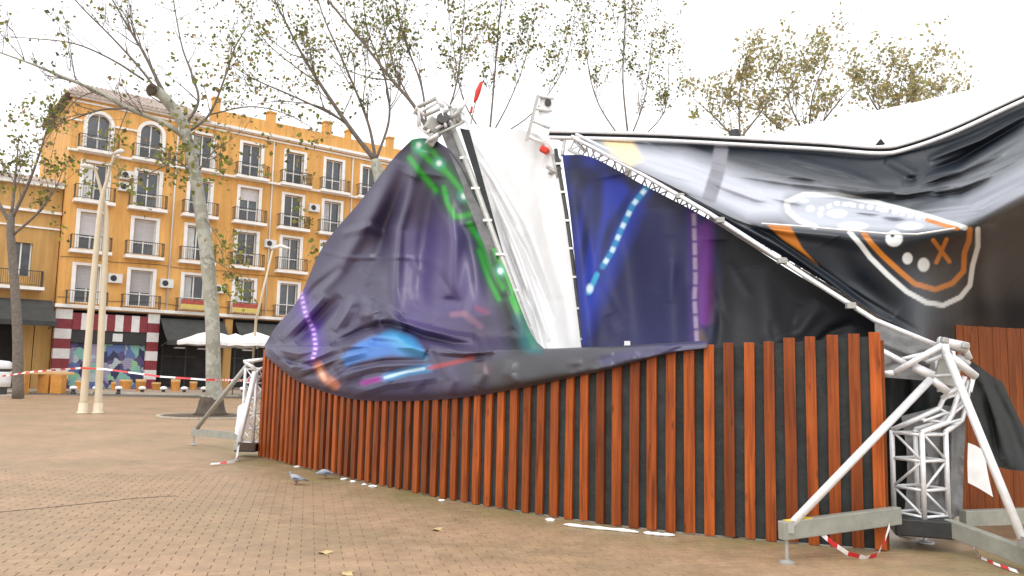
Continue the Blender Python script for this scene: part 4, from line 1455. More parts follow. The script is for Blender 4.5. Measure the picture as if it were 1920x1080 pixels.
def truss(parent, p0, p1, w, h, bays, up, rc=.025, rb=.011, m=None, lace=True, skip=(), nolace=()):
    m = m or M['alu']
    p0, p1 = Vector(p0), Vector(p1)
    d = (p1 - p0).normalized()
    s = d.cross(Vector(up)).normalized()
    u = s.cross(d).normalized()
    cor = [s * (a * w / 2) + u * (b * h / 2) for a, b in ((-1, -1), (1, -1), (1, 1), (-1, 1))]
    for k, c in enumerate(cor):
        b = MB(); b.tube([p0 + c, p1 + c], rc, 8); b.build('chord', m, parent, smooth=True)
    for f in range(4):
        if f in skip: continue
        a, c = cor[f], cor[(f + 1) % 4]
        for i in range(bays + 1):
            e = p0.lerp(p1, i / bays)
            if i == 0: e = p0 + d * rc
            if i == bays: e = p1 - d * rc
            b = MB(); b.tube([e + a, e + c], rb * 1.15, 6); b.build('rung', m, parent, smooth=True)
            if i < bays and lace and f not in nolace:
                e2 = p0.lerp(p1, (i + 1) / bays)
                b = MB()
                if i % 2: b.tube([e + c, e2 + a], rb, 6)
                else: b.tube([e + a, e2 + c], rb, 6)
                b.build('brace', m, parent, smooth=True)


# sloping truss from the peak down to the right mast (two lengths, kinked at the joint)
st = thing('sloping_truss', at(1330, 410, 9.95), 'long white truss sloping from the peak down to the near right mast', 'truss')
pA, pJ = at(1080, 270, 11.4), at(1338, 400, 10.3)
truss(st, pA, pJ, .24, .24, 9, (0, 0, 1), .026, .011)
truss(st, at(1342, 398, 10.45), at(1684, 592, 9.6), .24, .24, 12, (0, 0, 1), .026, .011)
b = MB(); b.tube([at(1072, 256, 11.1), at(1210, 330, 10.35), at(1330, 400, 9.72), at(1420, 458, 9.35), at(1520, 524, 9.0), at(1640, 600, 8.62), at(1757, 648, 8.3)], .028, 10)
b.build('edge_tube', M['alu'], st, smooth=True)
for x, y, Y_ in ((1275, 368, 10.0), (1350, 413, 9.6), (1466, 489, 9.15), (1595, 573, 8.72)):
    b = MB(); b.box(at(x, y, Y_), (.1, .07, .07)); b.build('clamp', M['alu_dull'], st, bevel=.008)
# roof edge: two white tubes with black keder strip
re_ = thing('roof_edge_beam', at(1500, 270, 11.5), 'white double tube roof edge bent upwards at the right', 'truss')
E1 = [(1030, 246, 11.3), (1120, 248, 11.3), (1250, 252, 11.28), (1400, 260, 11.15), (1540, 268, 10.9), (1648, 276, 10.6), (1700, 268, 10.5), (1790, 236, 10.3), (1930, 172, 10.0), (2140, 84, 9.6)]
E2 = [(x, y + 12, d_ - .05) for x, y, d_ in E1]
for E_, r in ((E1, .026), (E2, .030)):
    pts = np.array(E_)
    pts = cr_axis(pts, 60)
    b = MB(); b.tube([at(*p) for p in pts], r, 8); b.build('edge_tube', M['alu'], re_, smooth=True)
pts = cr_axis(np.array([(x, y + 6, d_ + .03) for x, y, d_ in E1]), 60)
b = MB()
for i in range(59):
    a, c = at(*pts[i]), at(*pts[i + 1])
    b.bar(a, c, .02, .05)
b.build('black_strip', M['black_cloth'], re_)
b = MB(); b.tube([at(1378, 258, 11.3), at(1376, 244, 11.3)], [.09, .07], 8); b.build('roof_vent', M['black_metal'], re_)
b = MB(); b.prism([at(1642, 272, 10.6), at(1652, 260, 10.6), at(1660, 270, 10.58)], (0, .04, 0)); b.build('torn_flap', M['black_cloth'], re_)

# left leaning pole with its sleeve
lp = thing('leaning_pole', at(1015, 690, 10.4), 'grey leaning pole with black sleeve between the purple tarp and the white sheet', 'pole')
pole = [at(846, 232, 12.2), at(893, 352, 11.65), at(948, 500, 11.05), at(1003, 650, 10.45), at(1030, 735, 10.1)]
b = MB(); b.tube(pole, .045, 10); b.build('tube', M['alu_dull'], lp, smooth=True)
b = MB()
for i in range(4):
    a, c = pole[i], pole[i + 1]
    if i < 3: b.bar(a + Vector((-.13, .05, 0)), c + Vector((-.10, .05, 0)), .16, .015, up=(0, 1, .2))
b.build('grey_sleeve', mat('grey_sleeve_cloth', (.10, .10, .10), (.18, .18, .18), 6, rough=.8, bump=.3), lp)
b = MB()
b.hexa([at(862, 240, 12.15), at(880, 244, 12.1), at(880, 244, 12.14), at(862, 240, 12.19), at(938, 475, 11.12), at(944, 475, 11.1), at(944, 475, 11.14), at(938, 475, 11.16)])
b.build('black_strip', M['black_cloth'], lp)
for t in range(6):
    p = pole[0].lerp(pole[3], .18 + t * .15)
    b = MB(); b.box(p, (.13, .06, .035)); b.build('clamp', M['alu'], lp)
# right thin pole
rp_ = thing('thin_pole', at(1096, 690, 10.3), 'thin dark pole with pale clamps between the white sheet and the blue banner', 'pole')
p2 = [at(1042, 280, 11.3), at(1062, 400, 10.95), at(1078, 520, 10.65), at(1094, 650, 10.35), at(1104, 735, 10.2)]
b = MB(); b.tube(p2, .028, 8); b.build('tube', M['dark_iron'], rp_, smooth=True)
for t in range(8):
    f = .06 + t * .11
    p = Vector(cr_axis(np.array([tuple(q) for q in p2]), 101)[int(f * 100)])
    b = MB(); b.box(p + Vector((0, -.03, 0)), (.075, .04, .03)); b.build('clamp', M['alu'], rp_)

# wrecked head of the left peak
hd = thing('peak_truss_head', at(835, 225, 12.3), 'tangled aluminium truss head at the peak above the purple tarp', 'truss')
cz = lambda x, y, d_: at(760 + x / 5.647, 150 + y / 5.647, d_)
segs = [[(130, 290, 12.3), (330, 190, 12.3)], [(160, 340, 12.6), (360, 220, 12.6)], [(130, 290, 12.3), (200, 380, 12.3)], [(330, 190, 12.3), (400, 290, 12.3)], [(200, 380, 12.3), (400, 290, 12.3)],
        [(340, 150, 12.4), (470, 280, 12.25)], [(130, 330, 12.5), (150, 500, 12.5)], [(150, 500, 12.5), (290, 600, 12.3)], [(350, 575, 12.05), (610, 450, 12.05)], [(250, 640, 12.1), (350, 575, 12.05)],
        [(290, 470, 12.3), (420, 330, 12.35)], [(420, 330, 12.35), (560, 290, 12.4)], [(470, 420, 12.2), (590, 310, 12.2)], [(320, 520, 12.2), (480, 430, 12.2)], [(230, 560, 12.2), (300, 470, 12.3)],
        [(560, 290, 12.4), (620, 440, 12.2)], [(480, 280, 12.3), (520, 470, 12.2)], [(380, 300, 12.2), (430, 500, 12.1)], [(590, 310, 12.4), (660, 180, 12.5)], [(100, 350, 12.5), (130, 290, 12.3)]]
for i, s in enumerate(segs):
    b = MB(); b.tube([cz(*p) for p in s], [.034, .03, .024][i % 3], 8); b.build('tube', M['alu'] if i % 4 else M['alu_dull'], hd, smooth=True)
for (x, y, d_, s) in ((310, 500, 12.35, (.3, .25, .22)), (540, 380, 12.35, (.2, .2, .18)), (280, 640, 12.2, (.14, .14, .2))):
    b = MB(); b.box(cz(x, y, d_), s, Matrix.Rotation(.5, 3, 'Y') @ Matrix.Rotation(.3, 3, 'Z')); b.build('sleeve_block', M['alu_dull'], hd, bevel=.02)
b = MB(); b.lathe(cz(400, 410, 12.15), [(.10, -.03), (.10, .03)], 14, Matrix.Rotation(R(70), 3, 'X')); b.build('pulley', M['dark_iron'], hd)
# ladder-like tower top at the right peak
ld = thing('tower_top', at(1022, 268, 11.4), 'white ladder like tower top standing up above the white sheet', 'truss')
cq = lambda x, y, d_=11.4: at(760 + x / 5.647, 150 + y / 5.647, d_)
b = MB(); b.hexa([cq(1265, 645), cq(1300, 655), cq(1300, 655, 11.5), cq(1265, 645, 11.5), cq(1390, 150), cq(1425, 160), cq(1425, 160, 11.5), cq(1390, 150, 11.5)]); b.build('side_rail', M['alu_dull'], ld)
b = MB(); b.hexa([cq(1470, 690, 11.45), cq(1500, 700, 11.45), cq(1500, 700, 11.55), cq(1470, 690, 11.55), cq(1545, 200, 11.45), cq(1580, 205, 11.45), cq(1580, 205, 11.55), cq(1545, 200, 11.55)]); b.build('side_rail', M['alu'], ld)
for (x0, y0, x1, y1) in ((1310, 600, 1500, 690), (1355, 430, 1530, 510), (1380, 300, 1545, 330), (1410, 165, 1570, 200)):
    b = MB(); b.tube([cq(x0, y0, 11.42), cq(x1, y1, 11.47)], .03, 8); b.build('rung', M['alu'], ld, smooth=True)
b = MB(); b.hexa([cq(1400, 420, 11.46), cq(1520, 445, 11.46), cq(1520, 445, 11.49), cq(1400, 420, 11.49), cq(1432, 165, 11.46), cq(1556, 205, 11.46), cq(1556, 205, 11.49), cq(1432, 165, 11.49)]); b.build('gusset_plate', M['alu'], ld)
b = MB(); b.lathe(cq(1510, 240, 11.44), [(.05, -.02), (.05, .02)], 12, Matrix.Rotation(R(90), 3, 'X')); b.build('bolt_hole', M['dark_iron'], ld)
for s in ([(1500, 700, 11.45), (1640, 860, 11.3)], [(1500, 560, 11.5), (1680, 640, 11.4)], [(1500, 920, 11.3), (1640, 1000, 11.2)], [(1520, 990, 11.3), (1650, 930, 11.2)], [(1560, 790, 11.3), (1620, 1040, 11.2)], [(1690, 620, 11.4), (1660, 800, 11.3)], [(1790, 640, 11.3), (1910, 760, 11.2)], [(1560, 610, 11.4), (1800, 590, 11.4)]):
    b = MB(); b.tube([cq(*p) for p in s], .026, 8); b.build('tube', M['alu'] if s[0][0] % 20 else M['alu_dull'], ld, smooth=True)
b = MB(); b.box(cq(1470, 740, 11.35), (.13, .1, .09), Matrix.Rotation(.5, 3, 'Y')); b.build('red_hoist', M['red'], ld, bevel=.02)
# thin rod with red sleeve
rdk = thing('red_sleeved_rod', at(884, 240, 12.4), 'thin rod with a red sleeve standing above the left edge of the white sheet', 'rod')
b = MB(); b.tube([at(880, 245, 12.4), at(893, 185, 12.4), at(908, 148, 12.4)], .008, 6); b.build('rod', M['dark_iron'], rdk)
b = MB(); b.tube([at(889, 192, 12.4), at(892, 186, 12.4), at(896, 172, 12.4), at(902, 156, 12.4), at(903, 153, 12.4)], [.012, .032, .045, .03, .012], 10); b.build('red_sleeve', M['red'], rdk, smooth=True)
b = MB(); b.tube([at(883, 212, 12.4), at(885, 200, 12.4)], .02, 8); b.build('red_sleeve', M['red'], rdk)

# ---------------------------------------------------------------- near right mast
nm = thing('near_mast', at(1735, 1010, 8.3), 'near aluminium truss mast buckled at the top, on a cross base with outriggers', 'mast')
hub = at(1728, 984, 8.25)
b = MB(); b.box(hub, (.55, .5, .17), Matrix.Rotation(R(-18), 3, 'Z')); b.build('base_hub', M['black_metal'], nm, bevel=.015)
up_ = Vector((-math.sin(R(25)), math.cos(R(25)), 0))
truss(nm, at(1727, 968, 8.3), at(1722, 808, 8.3), .35, .35, 3, up_, .026, .014, nolace=(2, 3))
rz = lambda x, y, d_=8.3: at(1640 + x / 4.154, 600 + y / 4.154, d_)
bent = [[(250, 870, 8.2), (330, 770, 8.25), (500, 690, 8.35), (535, 615, 8.4), (640, 530, 8.45)], [(480, 870, 8.15), (560, 800, 8.3), (600, 740, 8.35), (650, 580, 8.4), (700, 440, 8.4)],
        [(300, 850, 8.55), (520, 790, 8.6), (680, 640, 8.6), (740, 470, 8.55)], [(560, 900, 8.5), (680, 780, 8.55), (720, 640, 8.55), (770, 430, 8.5)]]
mc, mu = at(1722, 808, 8.3), up_
ms = Vector((0, 0, 1)).cross(mu).normalized()
cn = sorted([mc + ms * (a_ * .175) + mu * (b_ * .175) for a_, b_ in ((-1, -1), (1, -1), (1, 1), (-1, 1))], key=lambda p: p.x / p.y)
bent_start = [cn[0], cn[1], cn[2], cn[3]] if cn[1].y < cn[2].y else [cn[0], cn[2], cn[1], cn[3]]
for k_, s in enumerate(bent):
    b = MB(); b.tube([bent_start[k_]] + [rz(*p) for p in s[1:]], .026, 8); b.build('chord', M['alu'], nm, smooth=True)
for s in ():
    b = MB(); b.tube([rz(*p) for p in s], .026, 8); b.build('chord', M['alu_dull'], nm, smooth=True)
for s in ([(380, 790, 8.22), (560, 720, 8.3)], [(510, 820, 8.25), (670, 775, 8.35)], [(330, 770, 8.25), (560, 800, 8.3)], [(500, 690, 8.35), (600, 740, 8.35)], [(535, 615, 8.4), (650, 580, 8.4)], [(330, 770, 8.25), (520, 790, 8.6)], [(600, 740, 8.35), (720, 640, 8.55)]):
    b = MB(); b.tube([rz(*p) for p in s], .015, 6); b.build('rung', M['alu'], nm, smooth=True)
# head sleeve
for s, r in (([(40, 232, 8.45), (240, 340, 8.3)], .032), ([(300, 365, 8.25), (455, 435, 8.2)], .05), ([(430, 450, 8.22), (570, 560, 8.2)], .04), ([(50, 420, 8.3), (150, 410, 8.25)], .03), ([(150, 410, 8.25), (545, 185, 8.1)], .032),
             ([(215, 305, 8.4), (390, 262, 8.35)], .022), ([(500, 165, 8.2), (720, 210, 8.2)], .05), ([(600, 290, 8.1), (785, 440, 8.15)], .042), ([(650, 280, 8.3), (730, 345, 8.3)], .035), ([(400, 330, 8.4), (600, 250, 8.35)], .022),
             ([(440, 440, 8.4), (610, 425, 8.4)], .016), ([(545, 185, 8.1), (560, 300, 8.12)], .04), ([(690, 190, 8.2), (740, 300, 8.25)], .03), ([(520, 610, 8.3), (640, 530, 8.25)], .022), ([(480, 300, 8.45), (500, 560, 8.45)], .02), ([(590, 330, 8.45), (600, 560, 8.45)], .02)):
    b = MB(); b.tube([rz(*p) for p in s], r, 10); b.build('head_tube', M['alu'], nm, smooth=True)
for (x, y, d_, s) in ((540, 400, 8.5, (.24, .2, .3)), (620, 200, 8.25, (.26, .1, .1)), (700, 200, 8.15, (.07, .07, .06)), (545, 160, 8.1, (.07, .07, .06))):
    b = MB(); b.box(rz(x, y, d_), s, Matrix.Rotation(.25, 3, 'Y')); b.build('head_block', M['alu_dull'], nm, bevel=.012)
# outriggers (rectangular beams), braces and screw feet
tipL, tipR, tipB = at(1465, 995, 7.42), at(1985, 1066, 6.95), at(2060, 962, 9.2)
for a, c in ((at(1684, 966, 8.02), tipL), (at(1776, 988, 8.05), tipR), (at(1805, 972, 8.5), tipB)):
    b = MB(); b.bar(a, c, .09, .165); o = b.build('outrigger', M['steel_beam'], nm, bevel=.008)
    d_ = (c - a).normalized()
    e = c - d_ * .06
    f = MB(); f.tube([e - Vector((0, 0, .05)), Vector((e.x, e.y, .03))], .016, 8); f.lathe((e.x, e.y, .001), [(.07, 0), (.07, .012), (.03, .03)], 12); f.build('screw_foot', M['alu_dull'], o)
    s = MB(); s.bar(c - d_ * .05 + Vector((0, 0, .0835)), c - d_ * .35 + Vector((0, 0, .0835)), .07, .004); s.build('yellow_sticker', M['yellow'], o)
for x, y in ((1735, 1018), (1700, 1005), (1790, 1008)):
    g0 = gnd(x, y)
    f = MB(); f.tube([(g0.x, g0.y, .03), (g0.x, g0.y, .26)], .018, 8); f.lathe((g0.x, g0.y, .001), [(.085, 0), (.085, .012), (.03, .03)], 14); f.build('screw_foot', M['alu'], nm)
for a, c in ((at(1482, 985, 7.45), at(1744, 712, 8.15)), (at(1918, 1012, 7.15), at(1776, 664, 8.08))):
    b = MB(); b.tube([a, c], .038, 12); b.build('brace_tube', M['alu'], nm, smooth=True)
    d_ = (c - a).normalized()
    b = MB(); b.box(a - d_ * .02, (.06, .1, .1)); b.build('brace_bracket', M['alu_dull'], nm)

# cloths round the mast
def cloth(name, label, cat, ctrl, m, folds=(), nv=50, nu=50, sd=1, amp=.03, part='cloth'):
    G = surf(ctrl, nv, nu)
    X, Y = G[..., 0].copy(), G[..., 1].copy()
    for pts, w, a in folds: fold(G, pts, w, a)
    G[..., 2] -= amp * vnoise(X, Y, 22, sd) + amp * .4 * vnoise(X, Y, 9, sd + 1)
    W = to_world(G)
    low = W.reshape(-1, 3)[np.argmin(W[..., 2].ravel())]
    t = thing(name, Vector(low), label, cat)
    sheet(part, G, None, m, t)
    return t


M['grey_mesh'] = mat('grey_mesh_cloth', (.16, .16, .16), (.26, .26, .26), 5, rough=.7, bump=.3)
cloth('black_drape', 'black cloth hanging from the near mast over the brown board fence', 'cloth',
      [[(1815, 672, 8.5), (1840, 690, 8.6), (1862, 706, 8.8), (1880, 716, 9.0)], [(1822, 750, 8.5), (1852, 750, 8.6), (1882, 760, 8.8), (1905, 772, 9.0)], [(1838, 820, 8.5), (1868, 830, 8.55), (1905, 840, 8.75), (1945, 850, 9.0)], [(1862, 872, 8.5), (1890, 880, 8.55), (1925, 884, 8.7), (1985, 890, 9.0)]],
      M['black_cloth'], [([(1830, 690), (1865, 780), (1895, 880)], 8, .1), ([(1850, 700), (1895, 790), (1930, 880)], 8, -.1), ([(1840, 720), (1860, 800), (1870, 870)], 6, -.08)], sd=3)
cloth('dark_curtain', 'black curtain in the gap between the slat fence and the near mast', 'curtain',
      [[(1640, 655, 8.75), (1680, 665, 8.85), (1720, 690, 8.9), (1790, 700, 9.1)], [(1640, 800, 8.75), (1680, 800, 8.9), (1720, 800, 8.9), (1790, 800, 9.1)], [(1640, 900, 8.75), (1680, 900, 8.85), (1720, 905, 8.95), (1790, 910, 9.1)], [(1640, 985, 8.8), (1680, 985, 8.85), (1720, 985, 8.95), (1790, 985, 9.1)]],
      M['black_cloth'], [([(1670, 700), (1672, 960)], 7, .1), ([(1700, 700), (1705, 960)], 7, -.1), ([(1740, 720), (1745, 960)], 8, .1)], sd=5)
cloth('grey_mesh', 'grey mesh cloth caught in the end of the sloping truss', 'cloth',
      [[(1640, 606, 8.72), (1690, 618, 8.68), (1740, 640, 8.62), (1790, 668, 8.6)], [(1642, 655, 8.7), (1690, 665, 8.66), (1740, 676, 8.62), (1788, 690, 8.6)], [(1645, 706, 8.66), (1690, 710, 8.64), (1740, 714, 8.62), (1780, 716, 8.6)]],
      M['grey_mesh'], [([(1650, 640), (1760, 690)], 6, .06), ([(1660, 690), (1740, 660)], 5, -.05)], sd=7)
cloth('grey_wrap', 'grey plastic wrap bunched behind the upright of the near mast', 'plastic wrap',
      [[(1690, 780, 8.62), (1730, 770, 8.66), (1770, 760, 8.66), (1812, 770, 8.6)], [(1700, 850, 8.64), (1740, 850, 8.68), (1775, 850, 8.66), (1808, 850, 8.6)], [(1700, 910, 8.64), (1740, 910, 8.68), (1775, 910, 8.66), (1806, 912, 8.6)], [(1695, 968, 8.6), (1740, 972, 8.66), (1775, 972, 8.62), (1805, 966, 8.6)]],
      M['grey_mesh'], [([(1785, 790), (1782, 960)], 6, .1), ([(1770, 800), (1765, 940)], 6, -.08), ([(1720, 800), (1760, 900), (1730, 960)], 6, .06)], sd=9, amp=.06)
cloth('white_placard', 'white sheet of paper hanging on the right brace of the near mast', 'paper',
      [[(1815, 830, 8.0), (1830, 836, 7.98), (1846, 846, 7.97)], [(1814, 870, 8.0), (1832, 876, 7.97), (1852, 886, 7.96)], [(1815, 905, 8.0), (1836, 916, 7.97), (1862, 932, 7.95)]], M['paper'], amp=.01, sd=2, nv=14, nu=14)

# ---------------------------------------------------------------- far left mast
fm = thing('far_mast', at(462, 850, 15.3), 'small aluminium truss mast with outriggers at the far left end of the slat fence', 'mast')
truss(fm, at(474, 832, 15.45), at(482, 690, 15.5), .3, .3, 5, (.5, 1, 0), .026, .012)
b = MB(); b.box(at(466, 838, 15.4), (.4, .4, .15)); b.build('base_hub', M['black_metal'], fm, bevel=.01)
tA, tB = at(362, 810, 17.3), at(442, 836, 14.5)
for a, c in ((at(452, 818, 15.6), tA), (at(474, 838, 15.1), tB)):
    b = MB(); b.bar(a, c, .08, .14); o = b.build('outrigger', M['steel_beam'], fm)
    e = c + (a - c).normalized() * .06
    f = MB(); f.tube([e, Vector((e.x, e.y, .02))], .02, 8); f.lathe((e.x, e.y, .001), [(.07, 0), (.07, .012), (.03, .03)], 12); f.build('screw_foot', M['alu_dull'], o)
for a, c, r, m_ in ((at(370, 802, 17.1), at(466, 682, 15.4), .045, 'alu_dull'), (at(447, 832, 14.6), at(478, 698, 15.2), .05, 'alu')):
    b = MB(); b.tube([a, c], r, 10); b.build('brace_tube', M[m_], fm, smooth=True)
for s in ([at(457, 678, 15.3), at(494, 674, 15.3)], [at(459, 678, 15.3), at(482, 694, 15.3)], [at(482, 694, 15.3), at(494, 690, 15.4)], [at(470, 712, 15.3), at(492, 706, 15.4)]):
    b = MB(); b.tube(s, .035, 8); b.build('head_tube', M['alu'], fm, smooth=True)
cloth('white_plastic', 'white plastic sheet hanging on the brace of the far left mast', 'plastic sheet',
      [[(446, 762, 15.0), (456, 756, 14.95), (468, 752, 15.0)], [(443, 790, 15.0), (454, 790, 14.92), (468, 786, 15.0)], [(440, 812, 14.95), (452, 818, 14.9), (468, 802, 15.0)]], M['paper'], amp=.06, sd=12, nv=20, nu=20)

# ================================================================== TAPE
def tape(name, label, pts, w=.075, step=.2, sag=0.0, drop=(0, 0, 1)):
    P = []
    for i in range(len(pts) - 1):
        a, c = Vector(pts[i]), Vector(pts[i + 1])
        n = max(2, int((c - a).length / step))
        for k in range(n):
            f = k / n
            p = a.lerp(c, f)
            p.z -= sag * math.sin(math.pi * f) * (c - a).length * .1
            P.append(p)
    P.append(Vector(pts[-1]))
    b = MB()
    def off(j):
        t_ = .6 * math.sin(j * .19)
        u = Vector(drop).normalized()
        s = (P[min(j + 1, len(P) - 1)] - P[max(j - 1, 0)]).normalized().cross(u)
        return (u * math.cos(t_) + s * math.sin(t_)) * w / 2
    vs_ = []
    for i in range(len(P)):
        vs_ += [P[i] - off(i), P[i] + off(i)]
    for i in range(len(P) - 1):
        if i == 0: b.v = [tuple(v) for v in vs_]
        b.f.append((2 * i, 2 * i + 1, 2 * i + 3, 2 * i + 2)); b.m.append((i // 2) % 2)
    return tag(b.build(name, [M['tape_white'], M['tape_red']], origin=P[0]), label, 'tape')


tape('barrier_tape', 'red and white barrier tape strung past the cream lamp posts to the far mast', [at(-40, 712, 36), at(60, 697, 31), at(151, 690, 27.2), at(196, 692, 27.3), at(300, 706, 27.6), at(386, 712, 27.7), at(404, 712, 27.6), at(440, 713, 21), at(476, 713, 15.25)], w=.065, step=.25)
tape('barrier_tape', 'red and white tape end looped under the left outrigger of the near mast', [at(1535, 996, 7.58), at(1560, 1018, 7.6), at(1590, 1038, 7.62), at(1622, 1046, 7.66), at(1645, 1040, 7.75), at(1660, 1010, 7.85), at(1668, 985, 7.9)], w=.05, step=.05)
tape('barrier_tape', 'red and white tape end trailing on the ground below the right outrigger', [at(1795, 1000, 8.0), at(1822, 1018, 7.75)] + [gnd(1828, 1032) + Vector((0, 0, .02)), gnd(1840, 1050) + Vector((0, 0, .02)), gnd(1868, 1062) + Vector((0, 0, .02)), gnd(1908, 1076) + Vector((0, 0, .02))], w=.05, step=.05, drop=(.2, 1, .5))
tape('barrier_tape', 'crumpled red and white tape end on the ground beside the far mast', [at(447, 836, 14.45), at(444, 858, 14.3)] + [gnd(440, 868) + Vector((0, 0, .03)), gnd(425, 871) + Vector((0, 0, .04)), gnd(412, 872) + Vector((0, 0, .03)), gnd(395, 873) + Vector((0, 0, .03))], w=.09, step=.12, drop=(.2, 1, .7))

# ================================================================== TREES
def mat_bark(name, c1, c2, c3):
    m, nt, P, new, link = nodes_of(name)
    tc = new('ShaderNodeTexCoord')
    vo = new('ShaderNodeTexVoronoi'); vo.inputs['Scale'].default_value = 3.2
    n0 = new('ShaderNodeTexNoise'); n0.inputs['Scale'].default_value = 4.0; n0.inputs['Detail'].default_value = 5
    link(tc.outputs['Object'], n0.inputs['Vector'])
    ad = new('ShaderNodeVectorMath'); ad.operation = 'ADD'
    link(tc.outputs['Object'], ad.inputs[0]); link(n0.outputs['Color'], ad.inputs[1])
    link(ad.outputs[0], vo.inputs['Vector'])
    sp = new('ShaderNodeSeparateColor'); link(vo.outputs['Color'], sp.inputs[0])
    rp = new('ShaderNodeValToRGB')
    e = rp.color_ramp.elements
    e[0].position, e[1].position = .1, .85
    e[0].color, e[1].color = rgb(c1), rgb(c3)
    k = e.new(.45); k.color = rgb(c2)
    link(sp.outputs[0], rp.inputs['Fac'])
    link(rp.outputs[0], P.inputs['Base Color'])
    P.inputs['Roughness'].default_value = .85
    n1 = new('ShaderNodeTexNoise'); n1.inputs['Scale'].default_value = 18; n1.inputs['Detail'].default_value = 6
    link(tc.outputs['Object'], n1.inputs['Vector'])
    bp = new('ShaderNodeBump'); bp.inputs['Strength'].default_value = .5; bp.inputs['Distance'].default_value = .04
    link(n1.outputs['Fac'], bp.inputs['Height']); link(bp.outputs[0], P.inputs['Normal'])
    return m


M['bark'] = mat_bark('plane_bark', (.27, .26, .21), (.35, .345, .29), (.42, .42, .36))
M['bark_foot'] = mat('bark_foot', (.06, .045, .035), (.12, .09, .07), 6, rough=.9, bump=.5)
M['twig'] = mat('twig_bark', (.11, .09, .075), (.20, .17, .145), 8, rough=.9)
M['leaf'] = mat_attr('foliage', 'leafcol', .55, .6)
M['cut_wood'] = mat('dark_cut_wood', (.05, .036, .026), (.09, .065, .045), 9, rough=.9)
LEAFC = {'green': [(.16, .20, .03), (.22, .25, .05), (.28, .26, .07), (.10, .11, .04), (.30, .22, .09)],
         'olive': [(.42, .35, .16), (.48, .40, .20), (.36, .36, .14), (.30, .32, .13), (.50, .42, .25)],
         'dark': [(.012, .03, .008), (.02, .045, .01), (.03, .06, .015), (.01, .02, .006)]}


def rvec(r):
    while True:
        v = Vector((r.uniform(-1, 1), r.uniform(-1, 1), r.uniform(-1, 1)))
        if .05 < v.length < 1: return v.normalized()


def leaf_mesh(name, L, parent, pal, m, r):
    """L: list of (point, size); each leaf a folded, pointed blade"""
    V, F_, Cc = [], [], []
    off = wloc(parent)
    for p, s in L:
        a = rvec(r); b_ = a.cross(rvec(r)).normalized(); n = a.cross(b_)
        q = p - off
        col = r.choice(pal)
        k = r.uniform(.75, 1.3)
        i = len(V)
        for w in (-a * s * .5, b_ * s * .36 + n * s * .1, a * s * .5, -b_ * s * .36 + n * s * .1):
            V.append(tuple(q + w)); Cc += [col[0] * k, col[1] * k, col[2] * k, 1]
        F_ += [(i, i + 1, i + 2), (i, i + 2, i + 3)]
    me = bpy.data.meshes.new(name)
    me.from_pydata(V, [], F_)
    me.materials.append(m)
    A_ = me.attributes.new('leafcol', 'FLOAT_COLOR', 'POINT')
    A_.data.foreach_set('color', Cc)
    o = bpy.data.objects.new(name, me)
    COL.objects.link(o)
    o.parent = parent
    tag(o, kind='stuff')
    return o


def grow(mb, L, p, d, ln, r, lvl, rnd, pr):
    n = 4
    pts, rad = [p.copy()], [r]
    for i in range(n):
        d = (d + rvec(rnd) * pr['wob'] + Vector((0, 0, 1)) * pr['up'] * rnd.uniform(.4, 1)).normalized()
        p = p + d * (ln / n)
        pts.append(p.copy()); rad.append(max(.004, r * (1 - .75 * (i + 1) / n)))
    mb.tube(pts, rad, 4 if r > .02 else 3, cap=False)
    if lvl > 0:
        for k in range(rnd.randint(*pr['kids'])):
            f = rnd.uniform(.25, 1) * n
            i = min(n - 1, int(f))
            q = pts[i].lerp(pts[i + 1], f - i)
            nd = (d + rvec(rnd) * pr['spread']).normalized()
            grow(mb, L, q, nd, ln * rnd.uniform(.4, .7), r * .55, lvl - 1, rnd, pr)
    if lvl <= pr['leaflvl']:
        for k in range(rnd.randint(*pr['leaves'])):
            f = rnd.uniform(.3, 1) * n
            i = min(n - 1, int(f))
            L.append((pts[i].lerp(pts[i + 1], f - i) + rvec(rnd) * pr['leafoff'] * rnd.random(), pr['leafsize'] * rnd.uniform(.6, 1.35)))


def tree(name, label, trunk, limbs, pr, seed, group=None, bark='bark', foot=None):
    """trunk: [(point, radius)...]; limbs: [[(point, radius)...]...]"""
    rnd = random.Random(seed)
    base = trunk[0][0]
    t = thing(name, Vector((base.x, base.y, base.z)), label, 'tree', group)
    b = MB()
    tp = cr_axis(np.array([tuple(p) + (r,) for p, r in trunk]), len(trunk) * 5)
    b.tube([Vector(q[:3]) for q in tp], [max(.01, q[3]) for q in tp], 14)
    b.build('trunk', M[bark], t, smooth=True)
    tw, L = MB(), []
    for lm in limbs:
        q = cr_axis(np.array([tuple(p) + (r,) for p, r in lm]), len(lm) * 5)
        b = MB()
        b.tube([Vector(x[:3]) for x in q], [max(.008, x[3]) for x in q], 8)
        b.build('limb', M[bark] if lm[0][1] > .09 else M['twig'], t, smooth=True)
        ln = sum((Vector(q[i + 1][:3]) - Vector(q[i][:3])).length for i in range(len(q) - 1))
        for k in range(int(ln * pr['dens'])):
            f = rnd.uniform(pr.get('from', .25), 1) * (len(q) - 1)
            i = min(len(q) - 2, int(f))
            p = Vector(q[i][:3]).lerp(Vector(q[i + 1][:3]), f - i)
            dl = (Vector(q[i + 1][:3]) - Vector(q[i][:3])).normalized()
            d = (dl * pr.get('along', .8) + rvec(rnd) * .8 + Vector((0, 0, pr['up']))).normalized()
            grow(tw, L, p, d, pr['twig'] * rnd.uniform(.5, 1.3), min(q[i][3] * .6, pr['tr']), pr['lvl'], rnd, pr)
    o = tw.build('twigs', M['twig'], t)
    tag(o, kind='stuff')
    if L: leaf_mesh('leaves', L, t, LEAFC[pr['pal']], M['leaf'], rnd)
    return t


